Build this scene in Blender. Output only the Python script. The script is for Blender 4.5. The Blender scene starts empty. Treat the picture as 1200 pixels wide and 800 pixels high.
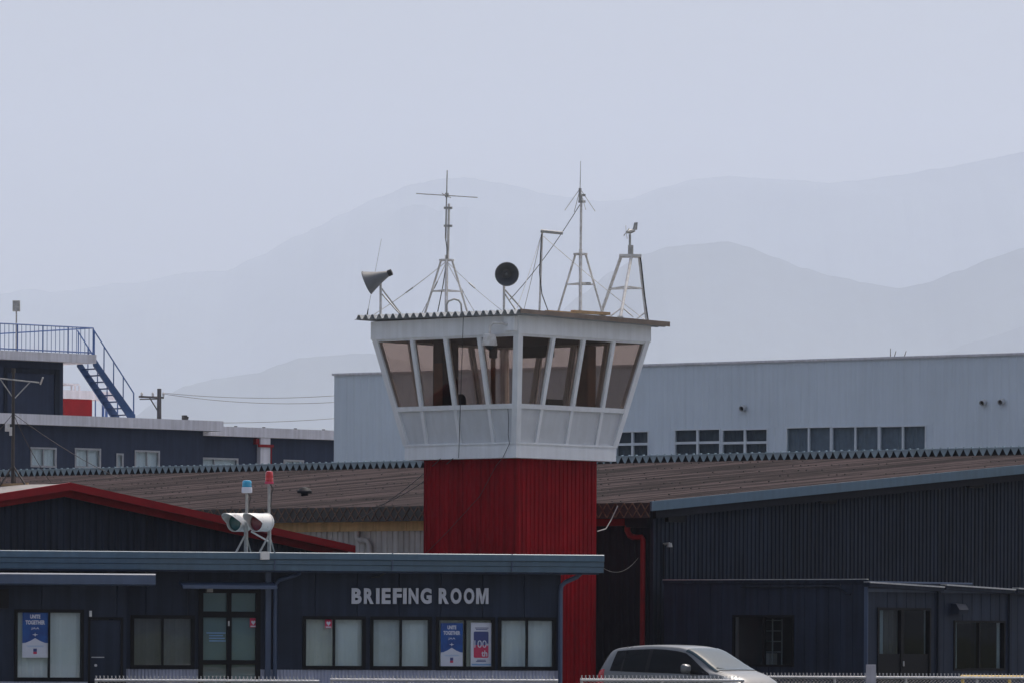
import bpy, bmesh, math, random
from mathutils import Vector, Matrix, noise
random.seed(7)
R = math.radians
C = bpy.context.scene.collection
F = 6667.0; HOR = 745.0; ZC = 1.7; ROLL = R(0.3)
CR, SR = math.cos(ROLL), math.sin(ROLL)
SUN_EL, SUN_AZ = R(62), R(34)          # sun is beyond the scene, a little to the right
SUN_STR, SKY_STR, EXPOSURE = 3.5, 0.15, -0.03
HAZE = 0.6e-4

# ---------------------------------------------------------------- measuring
def P(u, v, Y):
    du, dv = u - 600.0, HOR - v
    return Vector(((du*CR - dv*SR)/F*Y, Y, ZC + (du*SR + dv*CR)/F*Y))

class Face:
    """a vertical wall line on the ground: origin, direction to the right; local x along it, y inward, z up"""
    def __init__(s, O, d):
        s.O = Vector((O[0], O[1], 0)); s.r = Vector((d[0], d[1], 0)).normalized()
        s.n = Vector((-s.r.y, s.r.x, 0))
        s.M = Matrix(((s.r.x, s.n.x, 0, s.O.x), (s.r.y, s.n.y, 0, s.O.y), (0, 0, 1, 0), (0, 0, 0, 1)))
    def x(s, u, v=700, off=0.0):
        o = s.O + s.n*off
        k = ((u-600)*CR - (HOR-v)*SR)/F
        return (k*o.y - o.x)/(s.r.x - k*s.r.y)
    def z(s, u, v, off=0.0):
        Y = (s.O + s.n*off).y + s.x(u, v, off)*s.r.y
        return ZC + ((u-600)*SR + (HOR-v)*CR)/F*Y
    def w(s, x, y, z): return s.M @ Vector((x, y, z))

TH = R(42)
A = Vector((-math.cos(TH), math.sin(TH), 0)); B = Vector((math.sin(TH), math.cos(TH), 0))

# ---------------------------------------------------------------- materials
MATS = {}
def mat(name, col, rough=0.6, var=0.12, scale=3.0, bump=0.0, metal=0.0, streak=0.0, spec=0.5, col2=None, bscale=None, coat=0.0, grain=None, lo=0.35, hi=0.65):
    if name in MATS: return MATS[name]
    m = bpy.data.materials.new(name); m.use_nodes = True
    nt = m.node_tree; N = nt.nodes; L = nt.links
    b = N['Principled BSDF']
    b.inputs['Roughness'].default_value = rough; b.inputs['Metallic'].default_value = metal
    b.inputs['Specular IOR Level'].default_value = spec
    b.inputs['Coat Weight'].default_value = coat
    tc = N.new('ShaderNodeTexCoord')
    nz = N.new('ShaderNodeTexNoise'); nz.inputs['Scale'].default_value = scale; nz.inputs['Detail'].default_value = 6; nz.inputs['Roughness'].default_value = 0.65
    if grain is None: L.new(tc.outputs['Object'], nz.inputs['Vector'])
    else:
        mg = N.new('ShaderNodeMapping'); mg.vector_type = 'TEXTURE'; mg.inputs['Rotation'].default_value = (0, 0, grain); mg.inputs['Scale'].default_value = (7.0, 0.30, 1)
        L.new(tc.outputs['Object'], mg.inputs['Vector']); L.new(mg.outputs['Vector'], nz.inputs['Vector'])
    rp = N.new('ShaderNodeValToRGB')
    c2 = col2 if col2 else [c*(1-var) for c in col]
    c1 = col if col2 else [min(1, c*(1+var)) for c in col]
    rp.color_ramp.elements[0].position = lo; rp.color_ramp.elements[1].position = hi
    rp.color_ramp.elements[0].color = (*c2, 1); rp.color_ramp.elements[1].color = (*c1, 1)
    L.new(nz.outputs['Fac'], rp.inputs['Fac'])
    out = rp.outputs['Color']
    if streak:
        mp = N.new('ShaderNodeMapping'); mp.inputs['Scale'].default_value = (5, 5, 0.25)
        L.new(tc.outputs['Object'], mp.inputs['Vector'])
        n2 = N.new('ShaderNodeTexNoise'); n2.inputs['Scale'].default_value = 1.4; n2.inputs['Detail'].default_value = 5
        L.new(mp.outputs['Vector'], n2.inputs['Vector'])
        r2 = N.new('ShaderNodeValToRGB'); r2.color_ramp.elements[0].position = 0.38; r2.color_ramp.elements[1].position = 0.62
        r2.color_ramp.elements[0].color = (1-streak, 1-streak*1.05, 1-streak*1.15, 1); r2.color_ramp.elements[1].color = (1, 1, 1, 1)
        L.new(n2.outputs['Fac'], r2.inputs['Fac'])
        mx = N.new('ShaderNodeMix'); mx.data_type = 'RGBA'; mx.blend_type = 'MULTIPLY'; mx.inputs['Factor'].default_value = 1
        L.new(out, mx.inputs['A']); L.new(r2.outputs['Color'], mx.inputs['B']); out = mx.outputs['Result']
    L.new(out, b.inputs['Base Color'])
    mr = N.new('ShaderNodeMapRange'); mr.inputs['To Min'].default_value = max(0.01, rough-min(0.1, rough*.3)); mr.inputs['To Max'].default_value = min(1, rough+min(0.12, rough*.35))
    L.new(nz.outputs['Fac'], mr.inputs['Value']); L.new(mr.outputs['Result'], b.inputs['Roughness'])
    if bump:
        n3 = N.new('ShaderNodeTexNoise'); n3.inputs['Scale'].default_value = bscale or scale*6; n3.inputs['Detail'].default_value = 4
        L.new(tc.outputs['Object'], n3.inputs['Vector'])
        bp = N.new('ShaderNodeBump'); bp.inputs['Strength'].default_value = bump; bp.inputs['Distance'].default_value = 0.02
        L.new(n3.outputs['Fac'], bp.inputs['Height']); L.new(bp.outputs['Normal'], b.inputs['Normal'])
    MATS[name] = m; return m

def glass(name, tint, ior=1.5, rough=0.01):
    if name in MATS: return MATS[name]
    m = bpy.data.materials.new(name); m.use_nodes = True
    nt = m.node_tree; N = nt.nodes; L = nt.links
    N.remove(N['Principled BSDF'])
    t = N.new('ShaderNodeBsdfTransparent'); t.inputs['Color'].default_value = (*tint, 1)
    g = N.new('ShaderNodeBsdfGlossy'); g.inputs['Roughness'].default_value = rough
    fr = N.new('ShaderNodeFresnel'); fr.inputs['IOR'].default_value = ior
    tc = N.new('ShaderNodeTexCoord'); nz = N.new('ShaderNodeTexNoise'); nz.inputs['Scale'].default_value = 0.8
    L.new(tc.outputs['Object'], nz.inputs['Vector'])
    ge = N.new('ShaderNodeNewGeometry'); mr = N.new('ShaderNodeMapRange'); mr.inputs['To Min'].default_value = ior; mr.inputs['To Max'].default_value = 1/ior
    L.new(ge.outputs['Backfacing'], mr.inputs['Value']); L.new(mr.outputs['Result'], fr.inputs['IOR'])
    bp = N.new('ShaderNodeBump'); bp.inputs['Strength'].default_value = 0.05; bp.inputs['Distance'].default_value = 0.02
    L.new(nz.outputs['Fac'], bp.inputs['Height']); L.new(bp.outputs['Normal'], g.inputs['Normal'])
    mx = N.new('ShaderNodeMixShader'); L.new(fr.outputs['Fac'], mx.inputs['Fac'])
    L.new(t.outputs['BSDF'], mx.inputs[1]); L.new(g.outputs['BSDF'], mx.inputs[2])
    L.new(mx.outputs['Shader'], N['Material Output'].inputs['Surface'])
    MATS[name] = m; return m

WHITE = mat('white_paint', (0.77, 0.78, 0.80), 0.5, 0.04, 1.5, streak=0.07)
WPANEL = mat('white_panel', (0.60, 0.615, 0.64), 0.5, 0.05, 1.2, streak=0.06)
WTUBE = mat('white_tube', (0.66, 0.66, 0.66), 0.45, 0.1, 8, col2=(0.5, 0.47, 0.44))
RUST = mat('rusty_white', (0.68, 0.67, 0.65), 0.5, 0.1, 7, col2=(0.33, 0.20, 0.12), lo=0.32, hi=0.40)
RED = mat('red_siding', (0.285, 0.004, 0.009), 0.55, 0.14, 0.8, streak=0.3, spec=0.06)
REDTRIM = mat('red_trim', (0.23, 0.006, 0.010), 0.45, 0.1, 2, spec=0.2)
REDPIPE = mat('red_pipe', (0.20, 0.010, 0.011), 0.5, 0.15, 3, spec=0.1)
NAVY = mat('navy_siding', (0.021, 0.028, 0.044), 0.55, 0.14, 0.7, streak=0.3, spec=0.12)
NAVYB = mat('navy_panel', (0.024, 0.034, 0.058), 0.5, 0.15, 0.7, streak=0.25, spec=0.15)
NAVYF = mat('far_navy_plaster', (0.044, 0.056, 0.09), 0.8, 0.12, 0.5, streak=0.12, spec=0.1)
DARK = mat('dark_siding', (0.014, 0.015, 0.02), 0.6, 0.15, 1.0, streak=0.15, spec=0.1)
BLUETRIM = mat('blue_trim', (0.068, 0.125, 0.178), 0.4, 0.08, 1.5, streak=0.1)
BLUEDEEP = mat('blue_deep_trim', (0.055, 0.085, 0.15), 0.42, 0.08, 1.5, streak=0.1)
STAIRB = mat('stair_blue', (0.025, 0.075, 0.20), 0.45, 0.15, 4)
RAILB = mat('rail_blue', (0.05, 0.12, 0.32), 0.45, 0.15, 4)
CONC = mat('weathered_concrete', (0.72, 0.70, 0.74), 0.85, 0.08, 0.8, 0.2, streak=0.14)
BLACKF = mat('black_frame', (0.008, 0.008, 0.009), 0.5, 0.1, 4, spec=0.15)
BLACK = mat('black_plastic', (0.02, 0.02, 0.02), 0.5, 0.2, 5)
ALU = mat('aluminium', (0.55, 0.56, 0.57), 0.4, 0.08, 5, metal=0.3)
GALV = mat('galvanised_steel', (0.50, 0.50, 0.50), 0.45, 0.15, 12, metal=0.5)
GREYTUBE = mat('grey_tube', (0.32, 0.32, 0.31), 0.5, 0.2, 10)
HORN = mat('horn_grey', (0.135, 0.14, 0.148), 0.5, 0.1, 5)
ROOFM = mat('old_metal_roof', (0.080, 0.058, 0.060), 0.75, 0.1, 0.6, col2=(0.016, 0.012, 0.013), spec=0.08, grain=R(48), lo=0.43, hi=0.58)
RIDGE = mat('teal_flashing', (0.32, 0.40, 0.44), 0.45, 0.1, 2, streak=0.1)
ROOFEND = mat('roof_end_rust', (0.20, 0.13, 0.095), 0.8, 0.2, 6, col2=(0.07, 0.05, 0.04), spec=0.1)
TAN = mat('tan_board', (0.70, 0.47, 0.22), 0.7, 0.12, 2, streak=0.2)
CREAM = mat('cream_siding', (0.56, 0.53, 0.50), 0.6, 0.08, 1.5, streak=0.2)
TINROOF = mat('grey_tin_roof', (0.20, 0.18, 0.175), 0.6, 0.12, 1.5, streak=0.2)
TROOF = mat('tower_roof_sheet', (0.30, 0.32, 0.34), 0.5, 0.12, 2.5)
TVERGE = mat('brown_verge', (0.19, 0.145, 0.115), 0.6, 0.2, 3)
WOOD = mat('weathered_plank', (0.40, 0.26, 0.14), 0.8, 0.2, 5, bump=0.2)
WBLD = mat('pale_blue_siding', (0.66, 0.73, 0.80), 0.5, 0.04, 0.35, streak=0.045)
LAV = mat('pale_lavender_siding', (0.42, 0.44, 0.55), 0.5, 0.06, 1.0, streak=0.1)
BLIND = mat('pale_blind', (0.82, 0.87, 0.90), 0.8, 0.05, 1.0)
BLINDG = mat('grey_blind', (0.13, 0.14, 0.16), 0.8, 0.08, 1.0)
FILM = mat('teal_door_film', (0.16, 0.26, 0.28), 0.6, 0.08, 1.0)
CURT = mat('pale_curtain', (0.50, 0.56, 0.58), 0.9, 0.08, 2.0)
INT = mat('interior_wall', (0.10, 0.095, 0.09), 0.8, 0.1, 1.0)
DARKINT = mat('dark_interior', (0.035, 0.03, 0.028), 0.8, 0.1, 1.0)
BROWNINT = mat('brown_wood', (0.16, 0.075, 0.035), 0.55, 0.15, 2.0)
GLS = glass('clear_glass', (0.88, 0.91, 0.91))
CABG = glass('bronze_glass', (0.81, 0.75, 0.715), 1.4)
DGLS = glass('grey_glass', (0.82, 0.86, 0.88), 1.18)
LETTER = mat('grey_letter', (0.52, 0.54, 0.60), 0.5, 0.05, 3)
GROUND = mat('ground_asphalt', (0.075, 0.075, 0.073), 0.9, 0.2, 0.2, 0.3, bscale=20)
APRON = mat('concrete_apron', (0.30, 0.297, 0.285), 0.85, 0.1, 0.25, 0.2, bscale=12)
GRASS = mat('dry_grass_ground', (0.085, 0.10, 0.045), 0.95, 0.2, 0.1, 0.4, bscale=3)
YEL = mat('yellow_paint', (0.62, 0.40, 0.06), 0.5, 0.12, 3)
FOREST = mat('forest_hill', (0.045, 0.06, 0.07), 0.95, 0.3, 0.01)
CARP = mat('silver_car_paint', (0.14, 0.148, 0.155), 0.30, 0.03, 2, metal=0.2, coat=0.3)
CARG = mat('dark_car_glass', (0.004, 0.005, 0.006), 0.03, 0.05, 2, spec=0.12)
CARW = mat('windscreen_glass', (0.010, 0.034, 0.046), 0.02, 0.05, 2, spec=0.6)  # blue tint in the base colour stands in for reflected sky
RUBBER = mat('tyre_rubber', (0.02, 0.02, 0.02), 0.8, 0.2, 8)
TAIL = mat('red_lens', (0.45, 0.01, 0.012), 0.15, 0.1, 5, coat=0.5)
BLUEL = mat('blue_lens', (0.02, 0.30, 0.50), 0.15, 0.1, 5, coat=0.6)
GREENL = mat('green_signal_lens', (0.01, 0.07, 0.065), 0.2, 0.1, 5, coat=0.4)
REDL = mat('red_signal_lens', (0.13, 0.008, 0.015), 0.2, 0.1, 5, coat=0.4)
HEADL = mat('headlight_lens', (0.6, 0.6, 0.58), 0.1, 0.05, 5, coat=0.8)
PWHITE = mat('poster_white', (0.62, 0.64, 0.72), 0.6, 0.03, 6)
PBLUE = mat('poster_blue', (0.015, 0.10, 0.36), 0.6, 0.25, 3, col2=(0.01, 0.045, 0.2))
PNAVY = mat('poster_navy', (0.045, 0.06, 0.20), 0.6, 0.05, 6)
PRED = mat('poster_red', (0.55, 0.035, 0.10), 0.6, 0.05, 6)
PSKY = mat('poster_sky', (0.20, 0.38, 0.62), 0.6, 0.05, 6)
POLED = mat('dark_pole', (0.045, 0.038, 0.035), 0.7, 0.2, 4)
UPOLE = mat('utility_pole_concrete', (0.13, 0.12, 0.12), 0.8, 0.15, 2)

# ---------------------------------------------------------------- mesh builder
OFF = {}
class MB:
    def __init__(s, M=None): s.v = []; s.f = []; s.mi = []; s.M = M; s.cur = 0
    def add(s, p):
        p = Vector(p)
        if s.M is not None: p = s.M @ p
        s.v.append(p); return len(s.v)-1
    def face(s, ids): s.f.append(tuple(ids)); s.mi.append(s.cur)
    def poly(s, pts): s.face([s.add(p) for p in pts])
    def box(s, a, b):
        x0, x1 = sorted((a[0], b[0])); y0, y1 = sorted((a[1], b[1])); z0, z1 = sorted((a[2], b[2]))
        i = [s.add(p) for p in ((x0,y0,z0),(x1,y0,z0),(x1,y1,z0),(x0,y1,z0),(x0,y0,z1),(x1,y0,z1),(x1,y1,z1),(x0,y1,z1))]
        for q in ((3,2,1,0),(4,5,6,7),(0,1,5,4),(1,2,6,5),(2,3,7,6),(3,0,4,7)): s.face([i[k] for k in q])
        return s
    def prism(s, pts, ext):
        """closed polygon pts (3D) pushed along ext"""
        e = Vector(ext); a = [s.add(p) for p in pts]; b = [s.add(Vector(p)+e) for p in pts]
        s.face(a[::-1]); s.face(b)
        n = len(a)
        for k in range(n): s.face((a[k], a[(k+1) % n], b[(k+1) % n], b[k]))
        return s
    def tube(s, p0, p1, r0, r1=None, n=8, cap=True):
        return s.path([p0, p1], [r0, r0 if r1 is None else r1], n, cap)
    def path(s, pts, r, n=6, cap=True):
        pts = [Vector(p) for p in pts]
        if not isinstance(r, (list, tuple)): r = [r]*len(pts)
        rings = []; up = None
        for k, p in enumerate(pts):
            d = (pts[min(k+1, len(pts)-1)] - pts[max(k-1, 0)])
            d = d.normalized() if d.length > 1e-9 else Vector((0, 0, 1))
            if up is None:
                up = Vector((0, 0, 1)) if abs(d.z) < 0.9 else Vector((1, 0, 0))
            x = d.cross(up)
            if x.length < 1e-4: x = d.cross(Vector((1, 0.3, 0)))
            x.normalize(); y = x.cross(d).normalized(); up = y
            rings.append([s.add(p + (x*math.cos(2*math.pi*j/n) + y*math.sin(2*math.pi*j/n))*r[k]) for j in range(n)])
        for k in range(len(rings)-1):
            for j in range(n): s.face((rings[k][j], rings[k][(j+1) % n], rings[k+1][(j+1) % n], rings[k+1][j]))
        if cap: s.face(rings[0][::-1]); s.face(rings[-1])
        return s
    def lathe(s, base, axis, prof, n=20, cap=True):
        """prof: list of (distance along axis, radius)"""
        base = Vector(base); ax = Vector(axis).normalized()
        t = Vector((0, 0, 1)) if abs(ax.z) < 0.9 else Vector((1, 0, 0))
        x = ax.cross(t).normalized(); y = ax.cross(x)
        rings = [[s.add(base + ax*h + (x*math.cos(2*math.pi*j/n) + y*math.sin(2*math.pi*j/n))*max(r, 1e-4)) for j in range(n)] for h, r in prof]
        for k in range(len(rings)-1):
            for j in range(n): s.face((rings[k][j], rings[k][(j+1) % n], rings[k+1][(j+1) % n], rings[k+1][j]))
        if cap: s.face(rings[0][::-1]); s.face(rings[-1])
        return s
    def bar(s, p0, p1, w, h):
        """rectangular bar along p0-p1; w horizontal, h the other way"""
        p0, p1 = Vector(p0), Vector(p1); d = (p1-p0).normalized()
        x = d.cross(Vector((0, 0, 1)))
        if x.length < 1e-4: x = Vector((1, 0, 0))
        x.normalize(); y = x.cross(d)
        s.prism([p0 + x*(w/2*a) + y*(h/2*b) for a, b in ((-1,-1),(1,-1),(1,1),(-1,1))], p1-p0); return s
    def build(s, name, mats, parent=None, loc=None, smooth=False):
        if not isinstance(mats, (list, tuple)): mats = [mats]
        off = OFF[parent] if parent is not None else (Vector(loc) if loc is not None else
              Vector((sum(p.x for p in s.v)/len(s.v), sum(p.y for p in s.v)/len(s.v), min(p.z for p in s.v))))
        me = bpy.data.meshes.new(name)
        me.from_pydata([tuple(p-off) for p in s.v], [], s.f)
        for m in mats: me.materials.append(m)
        for p, i in zip(me.polygons, s.mi): p.material_index = i; p.use_smooth = smooth
        bm = bmesh.new(); bm.from_mesh(me); bmesh.ops.recalc_face_normals(bm, faces=bm.faces); bm.to_mesh(me); bm.free()
        if smooth: me.set_sharp_from_angle(angle=R(38))
        o = bpy.data.objects.new(name, me); C.objects.link(o)
        if parent is not None: o.parent = parent
        else: o.location = off
        OFF[o] = off
        return o

def tag(o, label=None, cat=None, group=None, kind=None):
    if label: o['label'] = label
    if cat: o['category'] = cat
    if group: o['group'] = group
    if kind: o['kind'] = kind
    return o
def thing(name, label, cat, loc, group=None):
    o = bpy.data.objects.new(name, None); C.objects.link(o); o.location = loc; OFF[o] = Vector(loc)
    o.empty_display_size = 0.3
    return tag(o, label, cat, group)
def struct(o): o['kind'] = 'structure'; return o

def ribbed(mb, x0, x1, zb, zt, pitch=0.2, depth=0.03, duty=0.5, y=0.0, back=0.06):
    """ribbed sheet in the plane y (local); zb / zt are heights or functions of x; closed at the back"""
    fb = zb if callable(zb) else (lambda x: zb); ft = zt if callable(zt) else (lambda x: zt)
    xs = []; x = x0; ch = pitch*0.12; w = pitch*duty
    while x < x1 - 1e-6:
        for dx, dy in ((0, 0), (w-ch, 0), (w, depth), (pitch-ch, depth)):
            if x+dx < x1 - 1e-6: xs.append((x+dx, y+dy))
        x += pitch
    xs.append((x1, y))
    fr = [(mb.add((a, b, fb(a))), mb.add((a, b, ft(a)))) for a, b in xs]
    for k in range(len(fr)-1): mb.face((fr[k][0], fr[k+1][0], fr[k+1][1], fr[k][1]))
    yb = y + depth + back
    bk = [mb.add((x0, yb, fb(x0))), mb.add((x1, yb, fb(x1))), mb.add((x1, yb, ft(x1))), mb.add((x0, yb, ft(x0)))]
    mb.face(bk)
    mb.face((fr[0][0], fr[0][1], bk[3], bk[0])); mb.face((fr[-1][0], bk[1], bk[2], fr[-1][1]))

def holed(mb, x0, x1, z0, z1, holes, t=0.16, seams=0.0, y=0.0):
    """flat wall with rectangular openings and reveals, vertical panel seams as shallow grooves"""
    xs = {x0, x1}; zs = {z0, z1}
    for h in holes: xs |= {max(x0, h[0]), min(x1, h[2])}; zs |= {max(z0, h[1]), min(z1, h[3])}
    if seams:
        k = x0 + seams
        while k < x1 - 0.05:
            if all(abs(k-q) > 0.04 for q in xs): xs |= {k-0.011, k+0.011}
            k += seams
    xs = sorted(xs); zs = sorted(zs)
    inh = lambda cx, cz: any(h[0] < cx < h[2] and h[1] < cz < h[3] for h in holes)
    for i in range(len(xs)-1):
        for j in range(len(zs)-1):
            a, b, c, d = xs[i], xs[i+1], zs[j], zs[j+1]
            if inh((a+b)/2, (c+d)/2): continue
            if seams and abs((b-a)-0.022) < 1e-4:
                mb.poly(((a, y, c), ((a+b)/2, y+0.02, c), ((a+b)/2, y+0.02, d), (a, y, d)))
                mb.poly((((a+b)/2, y+0.02, c), (b, y, c), (b, y, d), ((a+b)/2, y+0.02, d)))
            else: mb.poly(((a, y, c), (b, y, c), (b, y, d), (a, y, d)))
    for h in holes:
        a, c, b, d = h
        for q in (((a,c),(b,c)), ((b,c),(b,d)), ((b,d),(a,d)), ((a,d),(a,c))):
            mb.poly(((q[0][0], y, q[0][1]), (q[1][0], y, q[1][1]), (q[1][0], y+t, q[1][1]), (q[0][0], y+t, q[0][1])))

def frame_rect(mb, x0, z0, x1, z1, w, ya, yb):
    mb.box((x0, ya, z0), (x0+w, yb, z1)); mb.box((x1-w, ya, z0), (x1, yb, z1))
    mb.box((x0+w, ya, z0), (x1-w, yb, z0+w)); mb.box((x0+w, ya, z1-w), (x1-w, yb, z1))

def window(parent, M, x0, z0, x1, z1, fm, gm, n=2, fw=0.06, blinds=None, name='window', zbars=(), y=0.0, cutain=None, mid=0.045):
    mb = MB(M); ya, yb = y-0.03, y+0.09
    frame_rect(mb, x0, z0, x1, z1, fw, ya, yb)
    cells = []
    for k in range(n):
        a = x0+fw+(x1-x0-2*fw)*k/n; b = x0+fw+(x1-x0-2*fw)*(k+1)/n
        if k: mb.box((a-mid/2, ya+0.012, z0+fw), (a+mid/2, yb-0.01, z1-fw))
        cells.append((a+(mid/2 if k else 0), b-(mid/2 if k < n-1 else 0)))
    for zb in zbars: mb.box((x0+fw, ya+0.016, zb-mid/2), (x1-fw, yb-0.014, zb+mid/2))
    o = mb.build(name, fm, parent)
    for k, (a, b) in enumerate(cells):
        yy = y+0.02+0.022*(k % 2)
        MB(M).box((a-0.004, yy, z0+fw-0.004), (b+0.004, yy+0.006, z1-fw+0.004)).build('pane', gm, o)
        if blinds and blinds[k % len(blinds)] is not None:
            bm_, lo = blinds[k % len(blinds)] if isinstance(blinds[k % len(blinds)], tuple) else (blinds[k % len(blinds)], z0)
            q = MB(M); nf = max(4, int((b-a)/0.05)); yy2 = y+0.13; ph_ = random.uniform(0, 6); am_ = random.uniform(.004, .014)
            pts = [(a-0.03+(b-a+0.06)*j/nf, yy2+am_*math.sin(j*1.9+ph_)+.006*math.sin(j*.6+ph_)) for j in range(nf+1)]
            for j in range(nf): q.poly(((pts[j][0], pts[j][1], lo), (pts[j+1][0], pts[j+1][1], lo), (pts[j+1][0], pts[j+1][1], z1), (pts[j][0], pts[j][1], z1)))
            q.build('blind', bm_, o)
    return o

def catenary(p0, p1, sag, n=16):
    p0, p1 = Vector(p0), Vector(p1)
    return [p0.lerp(p1, k/n) - Vector((0, 0, sag*4*(k/n)*(1-k/n))) for k in range(n+1)]

# ---------------------------------------------------------------- text
def glyph_mesh(s, bold=0.03, ext=0.0):
    cu = bpy.data.curves.new('txt', 'FONT'); cu.body = s; cu.size = 1; cu.offset = bold; cu.extrude = ext; cu.resolution_u = 4
    o = bpy.data.objects.new('txt', cu); C.objects.link(o); bpy.context.view_layer.update()
    me = o.to_mesh(); v = [x.co.copy() for x in me.vertices]; f = [tuple(p.vertices) for p in me.polygons]
    o.to_mesh_clear(); bpy.data.objects.remove(o); bpy.data.curves.remove(cu)
    return v, f
def text_into(mb, s, x0, z0, x1, z1, y, ext=0.0, bold=0.03):
    """glyphs scaled to fill the box x0..x1, z0..z1 on the local plane y (front towards -y)"""
    v, f = glyph_mesh(s, bold, 0.5 if ext else 0.0)
    ax, bx = min(p.x for p in v), max(p.x for p in v); ay, by = min(p.y for p in v), max(p.y for p in v)
    ids = [mb.add((x0+(p.x-ax)/(bx-ax)*(x1-x0), y-(p.z*ext), z0+(p.y-ay)/(by-ay)*(z1-z0))) for p in v]
    for q in f: mb.face([ids[k] for k in q])

# ================================================================= camera, light, air
cam = bpy.data.cameras.new('camera'); co = bpy.data.objects.new('camera', cam); C.objects.link(co)
cam.sensor_width = 36; cam.sensor_fit = 'HORIZONTAL'; cam.lens = 36*F/1200.0; cam.shift_y = (HOR-400)/1200.0
cam.clip_start = 0.5; cam.clip_end = 60000
co.matrix_world = Matrix(((CR, -SR, 0, 0), (0, 0, -1, 0), (SR, CR, 0, ZC), (0, 0, 0, 1)))
bpy.context.scene.camera = co

W = bpy.data.worlds.new('World'); bpy.context.scene.world = W; W.use_nodes = True
sky = W.node_tree.nodes.new('ShaderNodeTexSky'); sky.sky_type = 'NISHITA'; sky.sun_disc = False
sky.sun_elevation = SUN_EL; sky.sun_rotation = SUN_AZ; sky.dust_density = 8.0; sky.air_density = 1.0; sky.ozone_density = 1.5
W.node_tree.links.new(sky.outputs['Color'], W.node_tree.nodes['Background'].inputs['Color'])
W.node_tree.nodes['Background'].inputs['Strength'].default_value = SKY_STR
sl = bpy.data.lights.new('sun', 'SUN'); sl.energy = SUN_STR; sl.angle = R(0.53); sl.color = (1.0, 0.95, 0.88)
so = bpy.data.objects.new('sun', sl); C.objects.link(so)
sd = Vector((math.sin(SUN_AZ)*math.cos(SUN_EL), math.cos(SUN_AZ)*math.cos(SUN_EL), math.sin(SUN_EL)))
so.rotation_euler = sd.to_track_quat('Z', 'Y').to_euler(); so.location = (0, 60, 80)

sc = bpy.context.scene
sc.view_settings.view_transform = 'Standard'; sc.view_settings.look = 'None'; sc.view_settings.gamma = 1
sc.view_settings.use_curve_mapping = False; sc.view_settings.exposure = EXPOSURE
sc.cycles.use_denoising = True; sc.cycles.max_bounces = 8; sc.cycles.transparent_max_bounces = 16
sc.cycles.volume_bounces = 8; sc.cycles.sample_clamp_indirect = 6

hz = MB().box((-15500, -5000, -1.0), (15500, 36500, 3300)).build('haze', [], loc=(0, 0, 0))
hm = bpy.data.materials.new('haze_air'); hm.use_nodes = True; hn = hm.node_tree
hn.nodes.remove(hn.nodes['Principled BSDF']); pv = hn.nodes.new('ShaderNodeVolumePrincipled')
pv.inputs['Color'].default_value = (0.745, 0.82, 1.0, 1); pv.inputs['Density'].default_value = HAZE; pv.inputs['Anisotropy'].default_value = 0.1
hn.links.new(pv.outputs['Volume'], hn.nodes['Material Output'].inputs['Volume'])
hz.data.materials.append(hm); hz['kind'] = 'stuff'; hz['label'] = 'pale summer haze that fades the mountains'

# ================================================================= ground
def sheet(name, x0, y0, x1, y1, z, m):
    mb = MB(); mb.poly(((x0,y0,z),(x1,y0,z),(x1,y1,z),(x0,y1,z))); o = mb.build(name, m, loc=(0,0,z)); return struct(o)
sheet('ground', -15400, -4900, 15400, 36400, 0.0, GRASS)
sheet('apron', -120, -60, 120, 112, 0.004, APRON)
sheet('road', -90, 112.2, 90, 320, 0.004, GROUND)
sheet('painted_line', -110, 98, 110, 98.2, 0.008, YEL)
mb = MB(); mb.box((-90, 112.0, 0), (90, 112.2, 0.12)); struct(mb.build('kerb', CONC))

# ================================================================= mountains
def interp(tab, u):
    if u <= tab[0][0]: return tab[0][1]
    for (a, va), (b, vb) in zip(tab, tab[1:]):
        if u <= b:
            t = (u-a)/(b-a); t = t*t*(3-2*t)*0.5 + t*0.5; return va+(vb-va)*t
    return tab[-1][1]
def mountain(Y, tab, width, seed, u0, u1, step=2.0, rough=1.0):
    mb = MB(); us = []; u = u0
    while u <= u1: us.append(u); u += step
    rows = [-1.0, -0.8, -0.62, -0.46, -0.32, -0.2, -0.1, -0.04, 0.0, 0.08, 0.3, 1.0]
    g = []
    for u in us:
        col = []
        for t in rows:
            X = (u-600)/F*Y; y = Y+t*width
            zr = P(u, interp(tab, u), Y).z
            n = noise.fractal(Vector((X*0.0007+seed, y*0.0007, seed*1.7)), 1.0, 2.1, 6)
            n2 = noise.fractal(Vector((X*0.0045+seed, y*0.0045, 3.3)), 0.8, 2.0, 4) + 0.55*noise.noise(Vector((X*0.035, y*0.035, seed)))
            h = zr*max(0.0, 1-abs(t))**1.15
            h += (n*0.2*zr*abs(t)**0.5*(1-abs(t))*2.2) + n2*rough*Y/F*1.3*(1 if abs(t) < 0.95 else 0)
            col.append(mb.add((X, y, max(-0.5, h if abs(t) < 1 else -0.5))))
        g.append(col)
    for i in range(len(g)-1):
        for j in range(len(rows)-1): mb.face((g[i][j], g[i+1][j], g[i+1][j+1], g[i][j+1]))
    return struct(mb.build('mountain', FOREST, loc=((u0+u1)/2/F*Y-600/F*Y, Y, 0), smooth=True))
far = [(-250,372),(-60,352),(60,342),(150,332),(215,320),(262,318),(300,300),(350,275),(400,251),(440,231),(480,216),(515,209),(545,208),(580,214),(640,228),(700,236),(735,233),(775,219),(815,209),(850,206.5),(890,209),(930,211),(965,214),(1000,212),(1040,206),(1100,197),(1160,186),(1200,178),(1300,160),(1450,150)]
mid = [(300,470),(520,440),(620,400),(680,345),(715,318),(750,299),(780,290),(815,286),(850,283),(875,289),(905,301),(940,314),(975,324),(1010,331),(1050,337),(1080,333),(1120,318),(1160,303),(1200,290),(1300,268),(1450,260)]
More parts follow.
